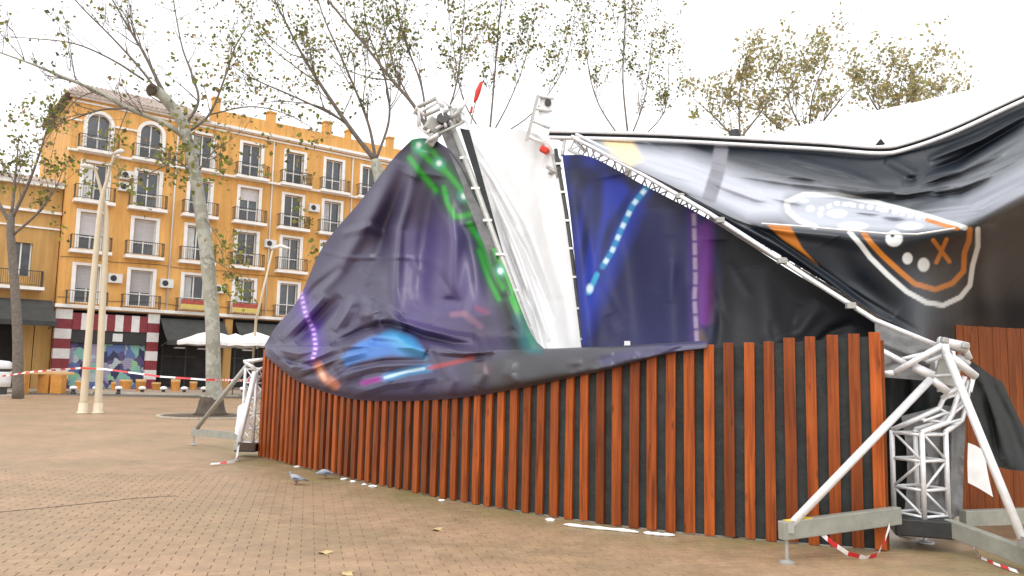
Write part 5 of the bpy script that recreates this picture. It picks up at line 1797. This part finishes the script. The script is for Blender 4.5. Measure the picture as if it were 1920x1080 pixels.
def lim(pts, Y0, Y1, r0, r1):
    n = len(pts)
    k = .8 if r0 < .15 else 1.0
    return [(at(x, y, Y0 + (Y1 - Y0) * i / (n - 1)), k * (r0 + (r1 - r0) * i / (n - 1))) for i, (x, y) in enumerate(pts)]


def tr_(pts, Y_, radii):
    out = [(at(x, y, Y_), r) for (x, y), r in zip(pts, radii)]
    p = out[0][0]
    out[0] = (Vector((p.x, p.y, 0.0)), out[0][1])
    return out


PR1 = dict(wob=.28, up=.16, kids=(2, 4), spread=.9, leaves=(0, 1), leaflvl=1, leafoff=.25, leafsize=.16, dens=2.0, twig=1.5, tr=.026, lvl=2, pal='green', along=.9)
Y1 = 28.1
t1 = tree('plane_tree', 'tall pale barked plane tree with one sawn off limb, left of the tarp', tr_([(395, 778), (397, 766), (401, 745), (400, 690), (398, 600), (389, 490), (377, 400), (366, 330), (354, 275), (345, 232)], Y1, [.42, .35, .29, .255, .24, .24, .225, .21, .19, .17]),
          [lim([(352, 262), (310, 232), (240, 203), (180, 170), (110, 141), (60, 120), (-10, 95)], 28.1, 25.5, .13, .03),
           lim([(240, 203), (190, 206), (140, 222), (90, 240)], 27.2, 26.5, .06, .012),
           lim([(348, 240), (336, 220), (318, 195), (303, 178), (287, 168)], 28.1, 27.5, .2, .2),
           lim([(330, 212), (300, 160), (270, 100), (240, 50), (205, -10)], 28.0, 27.5, .10, .03),
           lim([(300, 178), (260, 125), (205, 65), (150, 10), (120, -30)], 27.8, 27.0, .06, .02),
           lim([(270, 150), (210, 112), (140, 82), (60, 72), (20, 70)], 27.6, 26.5, .05, .012),
           lim([(347, 236), (372, 190), (360, 140), (342, 90), (330, 30), (322, -20)], 28.2, 29, .07, .02),
           lim([(350, 250), (392, 215), (420, 150), (440, 90), (470, 40)], 28.2, 29.5, .07, .018),
           lim([(372, 190), (345, 165), (300, 130)], 28.3, 28.6, .035, .012),
           lim([(366, 330), (395, 290), (425, 265)], 28.1, 28.0, .05, .01),
           lim([(366, 330), (330, 300), (290, 300)], 28.1, 27.5, .05, .01),
           lim([(377, 400), (405, 440), (420, 470)], 28.0, 27.6, .03, .01),
           lim([(389, 480), (420, 500), (440, 520)], 28.0, 27.4, .03, .01), lim([(240, 203), (225, 240), (212, 280)], 27.2, 26.6, .03, .008), lim([(180, 170), (140, 190), (110, 240), (95, 300)], 26.6, 26, .03, .008), lim([(330, 300), (270, 330), (235, 345)], 27.8, 27.2, .03, .008), lim([(392, 215), (470, 200), (540, 215), (600, 250)], 28.2, 28.5, .04, .01)], PR1, 2)
b = MB(); c_ = at(284, 168, 27.35); b.lathe(c_, [(.19, -.06), (.22, 0), (.17, .03)], 14, (at(284, 168, 27.0) - at(303, 178, 27.6)).to_track_quat('Z', 'Y').to_matrix()); b.build('sawn_stub', M['cut_wood'], t1)
# dark foot and knots on the trunk
g0 = gnd(395, 778)
b = MB(); b.lathe((g0.x, g0.y, 0.0), [(.60, 0), (.50, .1), (.44, .3), (.41, .5), (.36, .62)], 16); b.build('trunk_foot', M['bark_foot'], t1, smooth=True)
L = []
rr = random.Random(4)
for (x, y, n, s) in ((340, 215, 60, 22), (430, 300, 22, 16), (425, 460, 30, 14), (430, 520, 60, 18), (455, 545, 30, 14), (300, 300, 26, 16), (330, 320, 40, 20), (380, 250, 40, 20), (230, 260, 12, 12), (430, 120, 60, 26), (470, 150, 40, 26), (395, 150, 30, 20), (265, 330, 14, 14), (160, 320, 14, 14), (415, 270, 20, 14), (350, 285, 30, 14), (590, 470, 30, 16), (560, 395, 16, 10), (330, 140, 20, 20), (215, 265, 24, 16), (165, 345, 18, 14), (120, 300, 24, 20), (90, 330, 30, 22), (240, 330, 20, 16), (265, 370, 16, 14), (350, 330, 30, 18), (310, 290, 30, 18), (415, 330, 20, 16), (450, 480, 20, 12), (140, 215, 12, 16), (60, 180, 10, 22), (530, 210, 20, 25), (480, 250, 20, 25), (560, 300, 20, 20), (500, 300, 16, 20), (600, 250, 20, 22), (110, 430, 16, 14)):
    for k in range(n):
        L.append((at(x + rr.gauss(0, s), y + rr.gauss(0, s), Y1 + rr.uniform(-1.2, .8)), rr.uniform(.13, .26)))
leaf_mesh('leaf_clumps', L, t1, LEAFC['green'], M['leaf'], rr)

PR2 = dict(wob=.25, up=.22, kids=(2, 4), spread=.85, leaves=(2, 4), leaflvl=1, leafoff=.4, leafsize=.125, dens=1.9, twig=1.7, tr=.024, lvl=2, pal='green', along=.9)
tree('plane_tree', 'bare branched plane tree in front of the far end of the apartment house', tr_([(740, 735), (735, 600), (726, 450), (712, 340), (703, 300)], 26, [.3, .26, .22, .19, .16]),
     [lim([(703, 300), (660, 245), (600, 157), (560, 90), (505, -20)], 26, 25, .11, .03), lim([(680, 270), (640, 225), (560, 185), (480, 150), (430, 120)], 26, 25.5, .06, .015), lim([(705, 305), (690, 230), (650, 130), (610, 40), (590, -20)], 26, 27, .07, .02),
      lim([(650, 232), (600, 200), (530, 190), (480, 195)], 25.8, 25, .035, .012), lim([(705, 300), (730, 220), (720, 140), (690, 60), (680, -10)], 26, 27, .06, .02), lim([(600, 157), (560, 130), (500, 80), (470, 30)], 25.5, 25, .035, .012)], PR2, 12)
tree('plane_tree', 'plane tree with a long branch rising left behind the wrecked truss peak', tr_([(860, 735), (855, 600), (845, 450), (828, 330), (812, 262)], 24, [.28, .24, .2, .17, .15]),
     [lim([(812, 262), (776, 198), (735, 150), (684, 84), (615, 0), (600, -20)], 24, 23.5, .08, .025), lim([(800, 240), (790, 160), (757, 70), (738, -10)], 24, 24.5, .05, .018), lim([(780, 205), (745, 140), (722, 60), (716, -10)], 24, 24, .035, .014), lim([(812, 262), (850, 180), (865, 90), (872, -10)], 24, 25, .045, .015),
      lim([(735, 150), (690, 145), (640, 125), (600, 90)], 23.8, 23.2, .03, .012)], PR2, 23)
PR3 = dict(PR2, dens=2.2, twig=1.7, leaves=(2, 4), tr=.016, leafsize=.14, up=.34)
tree('slender_tree', 'slender tree with thin upright shoots behind the white sheet', tr_([(922, 735), (921, 600), (919, 400), (918, 280), (918, 240)], 30, [.22, .18, .15, .12, .08]),
     [lim([(918, 250), (926, 160), (934, 60), (942, -20)], 30, 30, .05, .03), lim([(918, 260), (955, 190), (985, 110), (1010, -10)], 30, 30.5, .04, .012), lim([(918, 270), (870, 190), (850, 90), (838, -10)], 30, 30, .04, .012), lim([(920, 265), (1000, 210), (1060, 120), (1080, 10)], 30, 31, .04, .01)], PR3, 31)
PR5 = dict(PR2, dens=2.2, twig=2.0, leaves=(2, 4), tr=.018, leafsize=.15, up=.38)
tree('slender_tree', 'far bare tree with fine upright twigs behind the left end of the roof edge', tr_([(1180, 735), (1180, 500), (1178, 320), (1178, 250)], 36, [.28, .22, .16, .12]),
     [lim([(1178, 260), (1168, 150), (1172, 30), (1170, -20)], 36, 36, .06, .015), lim([(1178, 270), (1210, 180), (1222, 70)], 36, 36.5, .05, .012), lim([(1178, 280), (1120, 190), (1098, 90), (1090, -10)], 36, 36, .05, .012), lim([(1178, 280), (1245, 210), (1255, 110)], 36, 37, .045, .012)], PR5, 44)
PR4 = dict(wob=.3, up=.26, kids=(3, 4), spread=.8, leaves=(2, 4), leaflvl=1, leafoff=.55, leafsize=.18, dens=2.8, twig=1.5, tr=.022, lvl=2, pal='olive', along=.7)
PR4['from'] = .0
for (bx_, lab, lm, sd) in ((1388, 'leftmost of the olive brown trees behind the tent roof', [[(1388, 270), (1386, 190), (1396, 112)], [(1388, 270), (1340, 220), (1300, 185)], [(1388, 260), (1440, 190), (1462, 128)]], 51),
                           (1515, 'tallest olive brown tree in the middle behind the tent roof', [[(1515, 270), (1524, 180), (1556, 96)], [(1515, 265), (1480, 190), (1488, 140)], [(1515, 265), (1565, 200), (1600, 160)], [(1515, 275), (1450, 230), (1425, 200)]], 62),
                           (1680, 'rightmost olive brown tree above the rising tent roof', [[(1680, 250), (1688, 170), (1700, 118)], [(1680, 245), (1725, 180), (1738, 128)], [(1680, 250), (1635, 190), (1622, 150)], [(1685, 245), (1745, 200), (1765, 170)]], 73)):
    tree('olive_brown_tree', lab, tr_([(bx_, 735), (bx_, 500), (bx_, 330), (bx_, 255)], 34, [.26, .22, .17, .12]), [lim(l_, 34, 34 + .6 * k, .06, .015) for k, l_ in enumerate(lm)], PR4, sd, 'trees behind the tent roof')
PR0 = dict(PR2, dens=2.0, twig=1.4, leaves=(1, 3), tr=.024, leafsize=.2)
PR0['from'] = .1
tree('plane_tree', 'leafy grey trunked tree in front of the low house at the left edge', tr_([(34, 745), (33, 640), (28, 540), (20, 440), (22, 400)], 38, [.26, .22, .2, .18, .15]),
     [lim([(22, 410), (55, 340), (80, 270), (92, 225)], 38, 37.5, .12, .02), lim([(20, 420), (-30, 330), (-60, 260)], 38, 38, .12, .02), lim([(22, 400), (30, 320), (36, 250)], 38, 38.5, .10, .02), lim([(25, 440), (70, 400), (105, 350), (118, 320)], 38, 37.5, .09, .015)], PR0, 81, bark='twig')

# ================================================================== STREET FURNITURE
# pair of cream lamp posts
for nm_, lab, pts, rad in (('lamp_post', 'cream lamp post leaning right, the left one of the crossing pair', [(155, 775, 27.5), (170, 590, 27.5), (187, 400, 27.5), (200, 340, 27.5), (215, 288, 27.5)], [.125, .11, .085, .06, .045]),
                           ('lamp_post', 'cream lamp post with bent top, the right one of the crossing pair', [(183, 775, 27.7), (191, 600, 27.7), (199, 420, 27.7), (193, 372, 27.7), (178, 316, 27.7)], [.125, .11, .085, .06, .045])):
    P_ = cr_axis(np.array(pts, float), 30)
    W_ = [at(*p) for p in P_]
    W_[0].z = 0
    t = thing(nm_, W_[0], lab, 'lamp post', 'pair of cream lamp posts')
    b = MB(); b.tube(W_, list(np.interp(np.linspace(0, 1, 30), np.linspace(0, 1, 5), rad)), 12); b.build('shaft', M['cream'], t, smooth=True)
    b = MB(); b.lathe(W_[0], [(.21, 0), (.21, .03), (.155, .06), (.145, .35)], 14); b.build('base_collar', M['cream'], t, smooth=True)
    e = W_[-1]
    sgn = -1 if lab.endswith('right one of the crossing pair') else 1
    b = MB()
    b.tube([e + Vector((-.1 * sgn, 0, -.02)), e + Vector((.15 * sgn, -.05, .05)), e + Vector((.3 * sgn, -.15, .06)), e + Vector((.42 * sgn, -.2, .04))], [.05, .08, .09, .04], 10)
    b.build('lamp_head', M['trim'], t, smooth=True)
# steel waste container cut by the left edge
g0 = gnd(4, 742)
t = thing('waste_container', g0, 'silver and white waste container with dark slot at the left edge', 'container')
k = .62
prof = [('base_slab', 'kerb', [(1.15, 0), (1.15, .06)]), ('foot', 'dark_iron', [(k * .8, .06), (k * .8, .45)]), ('body', 'alu', [(k, .45), (k * 1.02, .7), (k * 1.02, 1.12), (k, 1.2)]), ('slot', 'black_metal', [(k * .9, 1.2), (k * .9, 1.34)]), ('lid', 'alu', [(k, 1.34), (k * 1.03, 1.4), (k * 1.0, 1.66), (k * .8, 1.74), (k * .2, 1.78)])]
for n_, m_, pf in prof:
    b = MB(); b.lathe(g0 + Vector((-.35, 0, 0)), pf, 20); b.build(n_, M[m_], t, smooth=n_ in ('body', 'lid'))
# bollards along the kerb
ordn = ['first', 'second', 'third', 'fourth', 'fifth', 'sixth', 'seventh', 'eighth']
b0 = None
for i, x in enumerate((137, 180, 222, 266, 306, 345, 382, 455)):
    g0 = gnd(x, 739)
    g0.z = 0.0
    t = thing('bollard', g0, 'low bollard with white cap, %s from the left in the row along the kerb' % ordn[i], 'bollard', 'white capped bollards')
    b = MB(); b.lathe(g0, [(.14, 0), (.14, .1), (.1, .12), (.1, .26)], 12); b.build('stem', M['dark_iron'], t, smooth=True)
    b = MB(); b.lathe(g0, [(.12, .26), (.2, .3), (.21, .36), (.15, .43), (.05, .46)], 14); b.build('cap', M['tape_white'], t, smooth=True)

M['ochre'] = mat('ochre_wood', (.46, .19, .03), (.60, .27, .055), 3, rough=.6, rnd=.2)
M['ochre_top'] = mat('pale_ochre_top', (.62, .38, .16), (.74, .48, .22), 3, rough=.5)
# long terrace table on ochre blocks
ga, gb = gnd(14, 737), gnd(128, 737)
t = thing('long_table', ga.lerp(gb, .5), 'long pale ochre table on three block legs at the far left', 'table')
b = MB(); b.bar(ga + Vector((0, .2, 1.13)), gb + Vector((0, .2, 1.13)), 1.3, .16); b.build('table_top', M['ochre_top'], t, bevel=.02)
for x, dy in ((38, 0), (66, .9), (108, 0)):
    q = gnd(x, 738); b = MB(); b.box((q.x, q.y + dy, .53), (.62, .5, 1.04)); b.build('leg', M['ochre'], t)
# ochre stools and chairs
for x, y, w, h, lab in ((235, 733, .78, .62, 'wide ochre wooden tub in front of the painted shutter'), (263, 737, .6, .72, 'ochre block stool in front of the second banded pillar'), (328, 737, .56, .74, 'ochre block stool left of the plane tree trunk'), (212, 735, .3, .5, 'small ochre block stool beside the right lamp post'), (148, 734, .5, .55, 'ochre block stool behind the left lamp post'), (292, 735, .55, .5, 'low ochre block stool midway between painted shutter and plane tree'), (362, 734, .5, .55, 'ochre block stool close to the plane tree trunk')):
    g0 = gnd(x, y)
    g0.z = .115 if g0.y > 46.6 else 0
    t = thing('block_stool', g0, lab, 'stool')
    b = MB(); b.lathe(g0, [(w * .40, 0), (w * .5, h * .75), (w * .52, h * .8)], 10); b.build('block', M['ochre'], t)
    b = MB(); b.lathe(g0 + Vector((0, 0, h * .8)), [(w * .5, 0.002), (w * .5, h * .2)], 10); b.build('seat_pad', M['ochre_top'], t)


def chair_parts(t, g0, ry):
    Mz = Matrix.Rotation(ry, 3, 'Z')
    P_ = lambda x, y, z: g0 + Mz @ Vector((x, y, z))
    b = MB(); b.box(P_(0, 0, .45), (.46, .46, .05), Mz); b.build('seat', M['ochre'], t)
    b = MB(); b.box(P_(0, -.22, .78), (.46, .04, .36), Mz); b.build('backrest', M['ochre'], t, bevel=.01)
    for sx in (-1, 1):
        b = MB(); b.box(P_(sx * .2, .2, .212), (.045, .045, .424), Mz); b.build('leg', M['ochre'], t)
        b = MB(); b.box(P_(sx * .2, -.2, .212), (.045, .045, .424), Mz); b.build('leg', M['ochre'], t)
        b = MB(); b.box(P_(sx * .2, -.215, .54), (.04, .036, .13), Mz); b.build('back_post', M['ochre'], t)


ch0 = None
for i, x in enumerate((276, 293, 311, 330, 350, 372, 418, 440)):
    g0 = gnd(x, 728); g0.z = .115
    lab = 'ochre terrace chair, %s from the left in the row before the dark bar front' % ordn[i]
    if ch0 is None:
        ch0 = thing('terrace_chair', g0, lab, 'chair', 'ochre terrace chairs')
        chair_parts(ch0, g0, R(8))
    else:
        c = ch0.copy(); COL.objects.link(c); c.location = g0; c['label'] = lab
        for p in ch0.children:
            d_ = p.copy(); COL.objects.link(d_); d_.parent = c
# white parasols
for i, (x, yt, Y_, w) in enumerate(((398, 620, 45.5, 1.9), (442, 625, 46.5, 1.35), (480, 622, 45.0, 1.6))):
    tp = at(x, yt, Y_)
    base = Vector((tp.x, tp.y, .0))
    t = thing('parasol', base, 'white terrace parasol, %s of three overlapping beside the plane tree' % ('leftmost', 'middle', 'rightmost')[i], 'parasol', 'white terrace parasols')
    b = MB(); b.tube([base, tp - Vector((0, 0, .1))], .03, 8); b.build('pole', M['dark_iron'], t)
    b = MB(); b.box(base + Vector((0, 0, .05)), (.6, .6, .1)); b.build('foot', M['kerb'], t)
    n = 8
    vs_, fs_ = [tuple(tp)], []
    for ring, (f, dz) in enumerate(((.45, -.22), (1.0, -.68), (1.0, -.86))):
        for k in range(n * 2):
            a = math.pi * k / n
            sag = 0 if k % 2 == 0 else -.06
            rad_ = w * f * (1 if k % 2 == 0 else .955)
            vs_.append((tp.x + rad_ * math.cos(a), tp.y + rad_ * math.sin(a), tp.z + dz + (sag if f < 1 else (.05 if k % 2 else 0))))
    m_ = n * 2
    for k in range(m_):
        k2 = (k + 1) % m_
        fs_.append((0, 1 + k, 1 + k2))
        for rg in range(2): fs_.append((1 + rg * m_ + k, 1 + (rg + 1) * m_ + k, 1 + (rg + 1) * m_ + k2, 1 + rg * m_ + k2))
    b = MB(); b.add(vs_, fs_); b.build('canopy', M['white_cloth'], t)
# thin cream pole by the far parasols
t = thing('thin_post', gnd(470, 742), 'thin pale post rising between the parasols and the far mast', 'post')
b = MB(); b.tube([gnd(470, 742), at(480, 600, 43.5), at(512, 465, 43.5)], [.085, .07, .04], 8); b.build('shaft', M['cream'], t, smooth=True)
b = MB(); b.tube([at(508, 466, 43.5), at(526, 461, 43.3), at(544, 466, 43.1)], [.05, .11, .04], 8); b.build('lamp_head', M['trim'], t, smooth=True)
# evergreen shrub by the left awning
rr = random.Random(9)
g0 = gnd(92, 728); g0.z = .115
t = thing('evergreen_shrub', g0, 'dark evergreen shrub under the end of the left awning', 'shrub')
b = MB(); b.tube([g0, g0 + Vector((.1, 0, .8)), g0 + Vector((0, 0, 1.6))], [.09, .06, .03], 7); b.build('stem', M['twig'], t)
L = []
for k in range(1500):
    a = rvec(rr)
    f = rr.random() ** .4
    L.append((g0 + Vector((a.x * .95 * f, a.y * .8 * f, 1.35 + a.z * 1.25 * f)) + rvec(rr) * .12, rr.uniform(.1, .22)))
leaf_mesh('foliage', L, t, LEAFC['dark'], M['leaf'], rr)

# potted plants on three balconies of the apartment house
for (t_, z_) in ((16.0, 12.45), (10.7, 9.2), (15.6, 15.8)):
    L = []
    for k in range(90): L.append((FB(t_ + rr.gauss(0, .3), z_ + .45 + rr.gauss(0, .28), .45 + rr.gauss(0, .1)), rr.uniform(.1, .2)))
    leaf_mesh('balcony_plant', L, house, LEAFC['green'], M['leaf'], rr)

# ================================================================== PIGEONS
M['pigeon'] = mat('pigeon_grey', (.20, .22, .26), (.40, .43, .48), 14, rough=.7, bump=.2)
M['pigeon_dark'] = mat('pigeon_dark', (.035, .04, .055), (.07, .08, .10), 14, rough=.6)
M['pigeon_pink'] = mat('pigeon_leg', (.35, .08, .06), (.45, .12, .09), 14, rough=.6)
M['beak'] = mat('pigeon_beak', (.04, .04, .045), (.08, .08, .085), 14, rough=.5)


def pigeon(px, py, yaw, lab, down):
    g0 = gnd(px, py)
    t = thing('pigeon', g0, lab, 'pigeon', 'pigeons at the foot of the fence')
    Mz = Matrix.Rotation(yaw, 3, 'Z')
    P_ = lambda x, y, z: g0 + Mz @ Vector((x, y, z)) * .85
    hx, hz = (.145, .10) if down else (.125, .195)
    # x forward; rings of a single skin from tail to beak root: (x, z, half width, half height)
    rings = [(-.165, .085, .012, .004), (-.12, .095, .03, .012), (-.085, .105, .045, .034), (-.04, .112, .06, .054), (.01, .116, .064, .062), (.055, .12, .055, .057), (.085, .13 if not down else .12, .038, .042)]
    rings += [(.085 * .45 + hx * .55, .13 * .4 + hz * .6, .026, .028), (hx - .008, hz, .024, .026), (hx + .012, hz, .021, .022), (hx + .026, hz - .004, .009, .010)]
    n = 12
    vs_, fs_ = [], []
    for (x, z, w, h) in rings:
        for k in range(n):
            a = 2 * math.pi * k / n
            vs_.append(P_(x, w * math.cos(a), z + h * math.sin(a)))
    for i in range(len(rings) - 1):
        for k in range(n):
            k2 = (k + 1) % n
            fs_.append((i * n + k, i * n + k2, (i + 1) * n + k2, (i + 1) * n + k))
    fs_.append(tuple(range(n))); fs_.append(tuple(range((len(rings) - 1) * n, len(rings) * n)))
    b = MB(); b.add(vs_, fs_)
    o = b.build('body', M['pigeon'], t, smooth=True)
    md = o.modifiers.new('sub', 'SUBSURF'); md.levels = md.render_levels = 1
    for s in (-1, 1):       # folded wings
        b = MB()
        W_ = [(-.15, .02, .10), (-.10, .045, .115), (-.03, .066, .125), (.03, .067, .128), (.06, .052, .125), (.04, .066, .10), (-.02, .068, .085), (-.09, .05, .09)]
        b.prism([P_(x, s * y, z) for x, y, z in W_], Mz @ Vector((0, s * .008, 0)))
        b.build('wing', M['pigeon'], t, bevel=.003)
        b = MB()
        b.bar(P_(-.08, s * .069, .106), P_(.02, s * .079, .112), .004, .012); b.build('wing_bar', M['pigeon_dark'], t)
        b = MB(); b.tube([P_(.0, s * .022, .07), P_(-.008, s * .022, .03), P_(.0, s * .022, .004)], [.012, .006, .005], 6)
        for da in (-.5, 0, .5): b.tube([P_(0, s * .022, .005), P_(.03 * math.cos(da), s * .022 + .03 * math.sin(da), .004)], .004, 5)
        b.build('leg', M['pigeon_pink'], t)
        b = MB(); b.lathe(P_(hx + .004, s * .0215, hz + .006), [(.005, -.003), (.005, .003)], 8, Matrix.Rotation(math.pi / 2, 3, 'X')); b.build('eye', M['red'], t)
    b = MB(); b.prism([P_(-.13, -.025, .094), P_(-.13, .025, .094), P_(-.225, .036, .075), P_(-.225, -.036, .075)], (0, 0, .006)); b.build('tail', M['pigeon_dark'], t)
    b = MB(); b.tube([P_(hx + .022, 0, hz - .004), P_(hx + .05, 0, hz - .016)], [.008, .003], 6); b.build('beak', M['beak'], t)
    # dark glossy neck ring
    return t


pigeon(555, 909, R(165), 'grey pigeon standing on the open paving, the nearer of the two', False)
pigeon(610, 898, R(195), 'grey pigeon pecking at the foot of the slat fence, the farther of the two', True)

# ================================================================== LITTER AND SMALL THINGS
rr = random.Random(17)
spots = [(557, 874), (645, 897), (662, 902), (683, 907), (700, 911), (828, 937), (1031, 974)]
lw = ['second board from the left end', 'pigeons', 'pigeons', 'shallow middle', 'shallow middle', 'middle of the fence', 'right half']
for i, (x, y) in enumerate(spots):
    g0 = gnd(x, y + 3)
    s = rr.uniform(.03, .06)
    b = MB()
    rings = []
    n = 8
    for (f, z) in ((.7, 0), (1, .25), (.75, .55), (.3, .7)):
        for k in range(n):
            a = 2 * math.pi * k / n
            rad_ = s * f * rr.uniform(.6, 1.2)
            rings.append((g0.x + rad_ * math.cos(a) * 1.3, g0.y + rad_ * math.sin(a) * .7, s * z * .8 + (rr.uniform(0, .01) if z else .001)))
    fs_ = [(j * n + k, j * n + (k + 1) % n, (j + 1) * n + (k + 1) % n, (j + 1) * n + k) for j in range(3) for k in range(n)] + [tuple(range(3 * n, 4 * n))]
    b.add(rings, fs_)
    o = b.build('litter', M['paper'], origin=g0)
    tag(o, 'crumpled white scrap at the foot of the slat fence, %s from the left' % (ordn[i]), 'litter', 'white scraps along the fence')
for (xs, lab) in (([(1056, 986), (1090, 990), (1130, 994), (1172, 998), (1198, 1001)], 'long white foam strip at the foot of the fence, the left one'), ([(1206, 1002), (1235, 1005), (1266, 1007)], 'short white foam strip at the foot of the fence, the right one')):
    P_ = [gnd(*p) for p in xs]
    b = MB()
    P2 = cr_axis(np.array([tuple(p) for p in P_]), 12)
    b.tube([Vector((p[0], p[1], .018)) for p in P2], [.004] + [.017 + .004 * math.sin(i * 2) for i in range(10)] + [.004], 8)
    tag(b.build('foam_strip', M['tape_white'], smooth=True, origin=P_[0]), lab, 'foam strip')
M['dry_leaf'] = mat('dry_leaf', (.45, .32, .14), (.6, .46, .24), 8, rough=.7)
for i, (x, y, lab) in enumerate(((607, 1038, 'pale dry leaf lying on the open paving near the bottom edge'), (820, 995, 'pale dry leaf lying on the paving before the middle of the fence'), (650, 1077, 'pale dry leaf cut by the bottom edge'), (350, 757, 'dry leaf on the far paving left of the plane tree'))):
    g0 = gnd(x, y)
    a = rr.uniform(0, 6)
    n = 10
    b = MB()
    P_ = []
    for k in range(n):
        an = 2 * math.pi * k / n
        rad_ = .07 * (1 if k % 2 == 0 else .55) * (1.2 if k in (0,) else 1)
        P_.append(Vector((g0.x + rad_ * math.cos(an + a), g0.y + rad_ * math.sin(an + a), .012 + .012 * math.sin(an * 2 + a))))
    b.prism(P_, (0, 0, .003))
    tag(b.build('fallen_leaf', M['dry_leaf'], origin=g0), lab, 'leaf')
# expansion joint across the paving, soil pit round the tree, seams behind
js = [gnd(-30, 963), gnd(60, 955), gnd(130, 948), gnd(250, 935), gnd(330, 930)]
b = MB()
for i in range(len(js) - 1):
    a, c = js[i], js[i + 1]
    b.bar(a + Vector((0, 0, .003)), c + Vector((0, 0, .003)), .014, .003)
b.build('expansion_joint', M['dark_iron'], ground)
g0 = gnd(390, 781)
M['soil'] = mat('damp_soil', (.07, .045, .03), (.13, .09, .06), 5, rough=.95, bump=.5)
b = MB()
n = 24
b.add([(g0.x + 1.5 * math.cos(2 * math.pi * k / n), g0.y + 1.5 * math.sin(2 * math.pi * k / n), .004) for k in range(n)], [tuple(range(n))])
b.build('tree_pit', M['soil'], ground)
b = MB()
n = 32
for k in range(n):
    a0, a1 = 2 * math.pi * k / n, 2 * math.pi * (k + .94) / n
    q = [Vector((g0.x + r_0 * math.cos(a), g0.y + r_0 * math.sin(a), 0)) for r_0, a in ((1.5, a0), (1.62, a0), (1.62, a1), (1.5, a1))]
    b.hexa([p for p in q] + [p + Vector((0, 0, .05)) for p in q])
b.build('pit_edging', M['kerb'], ground)
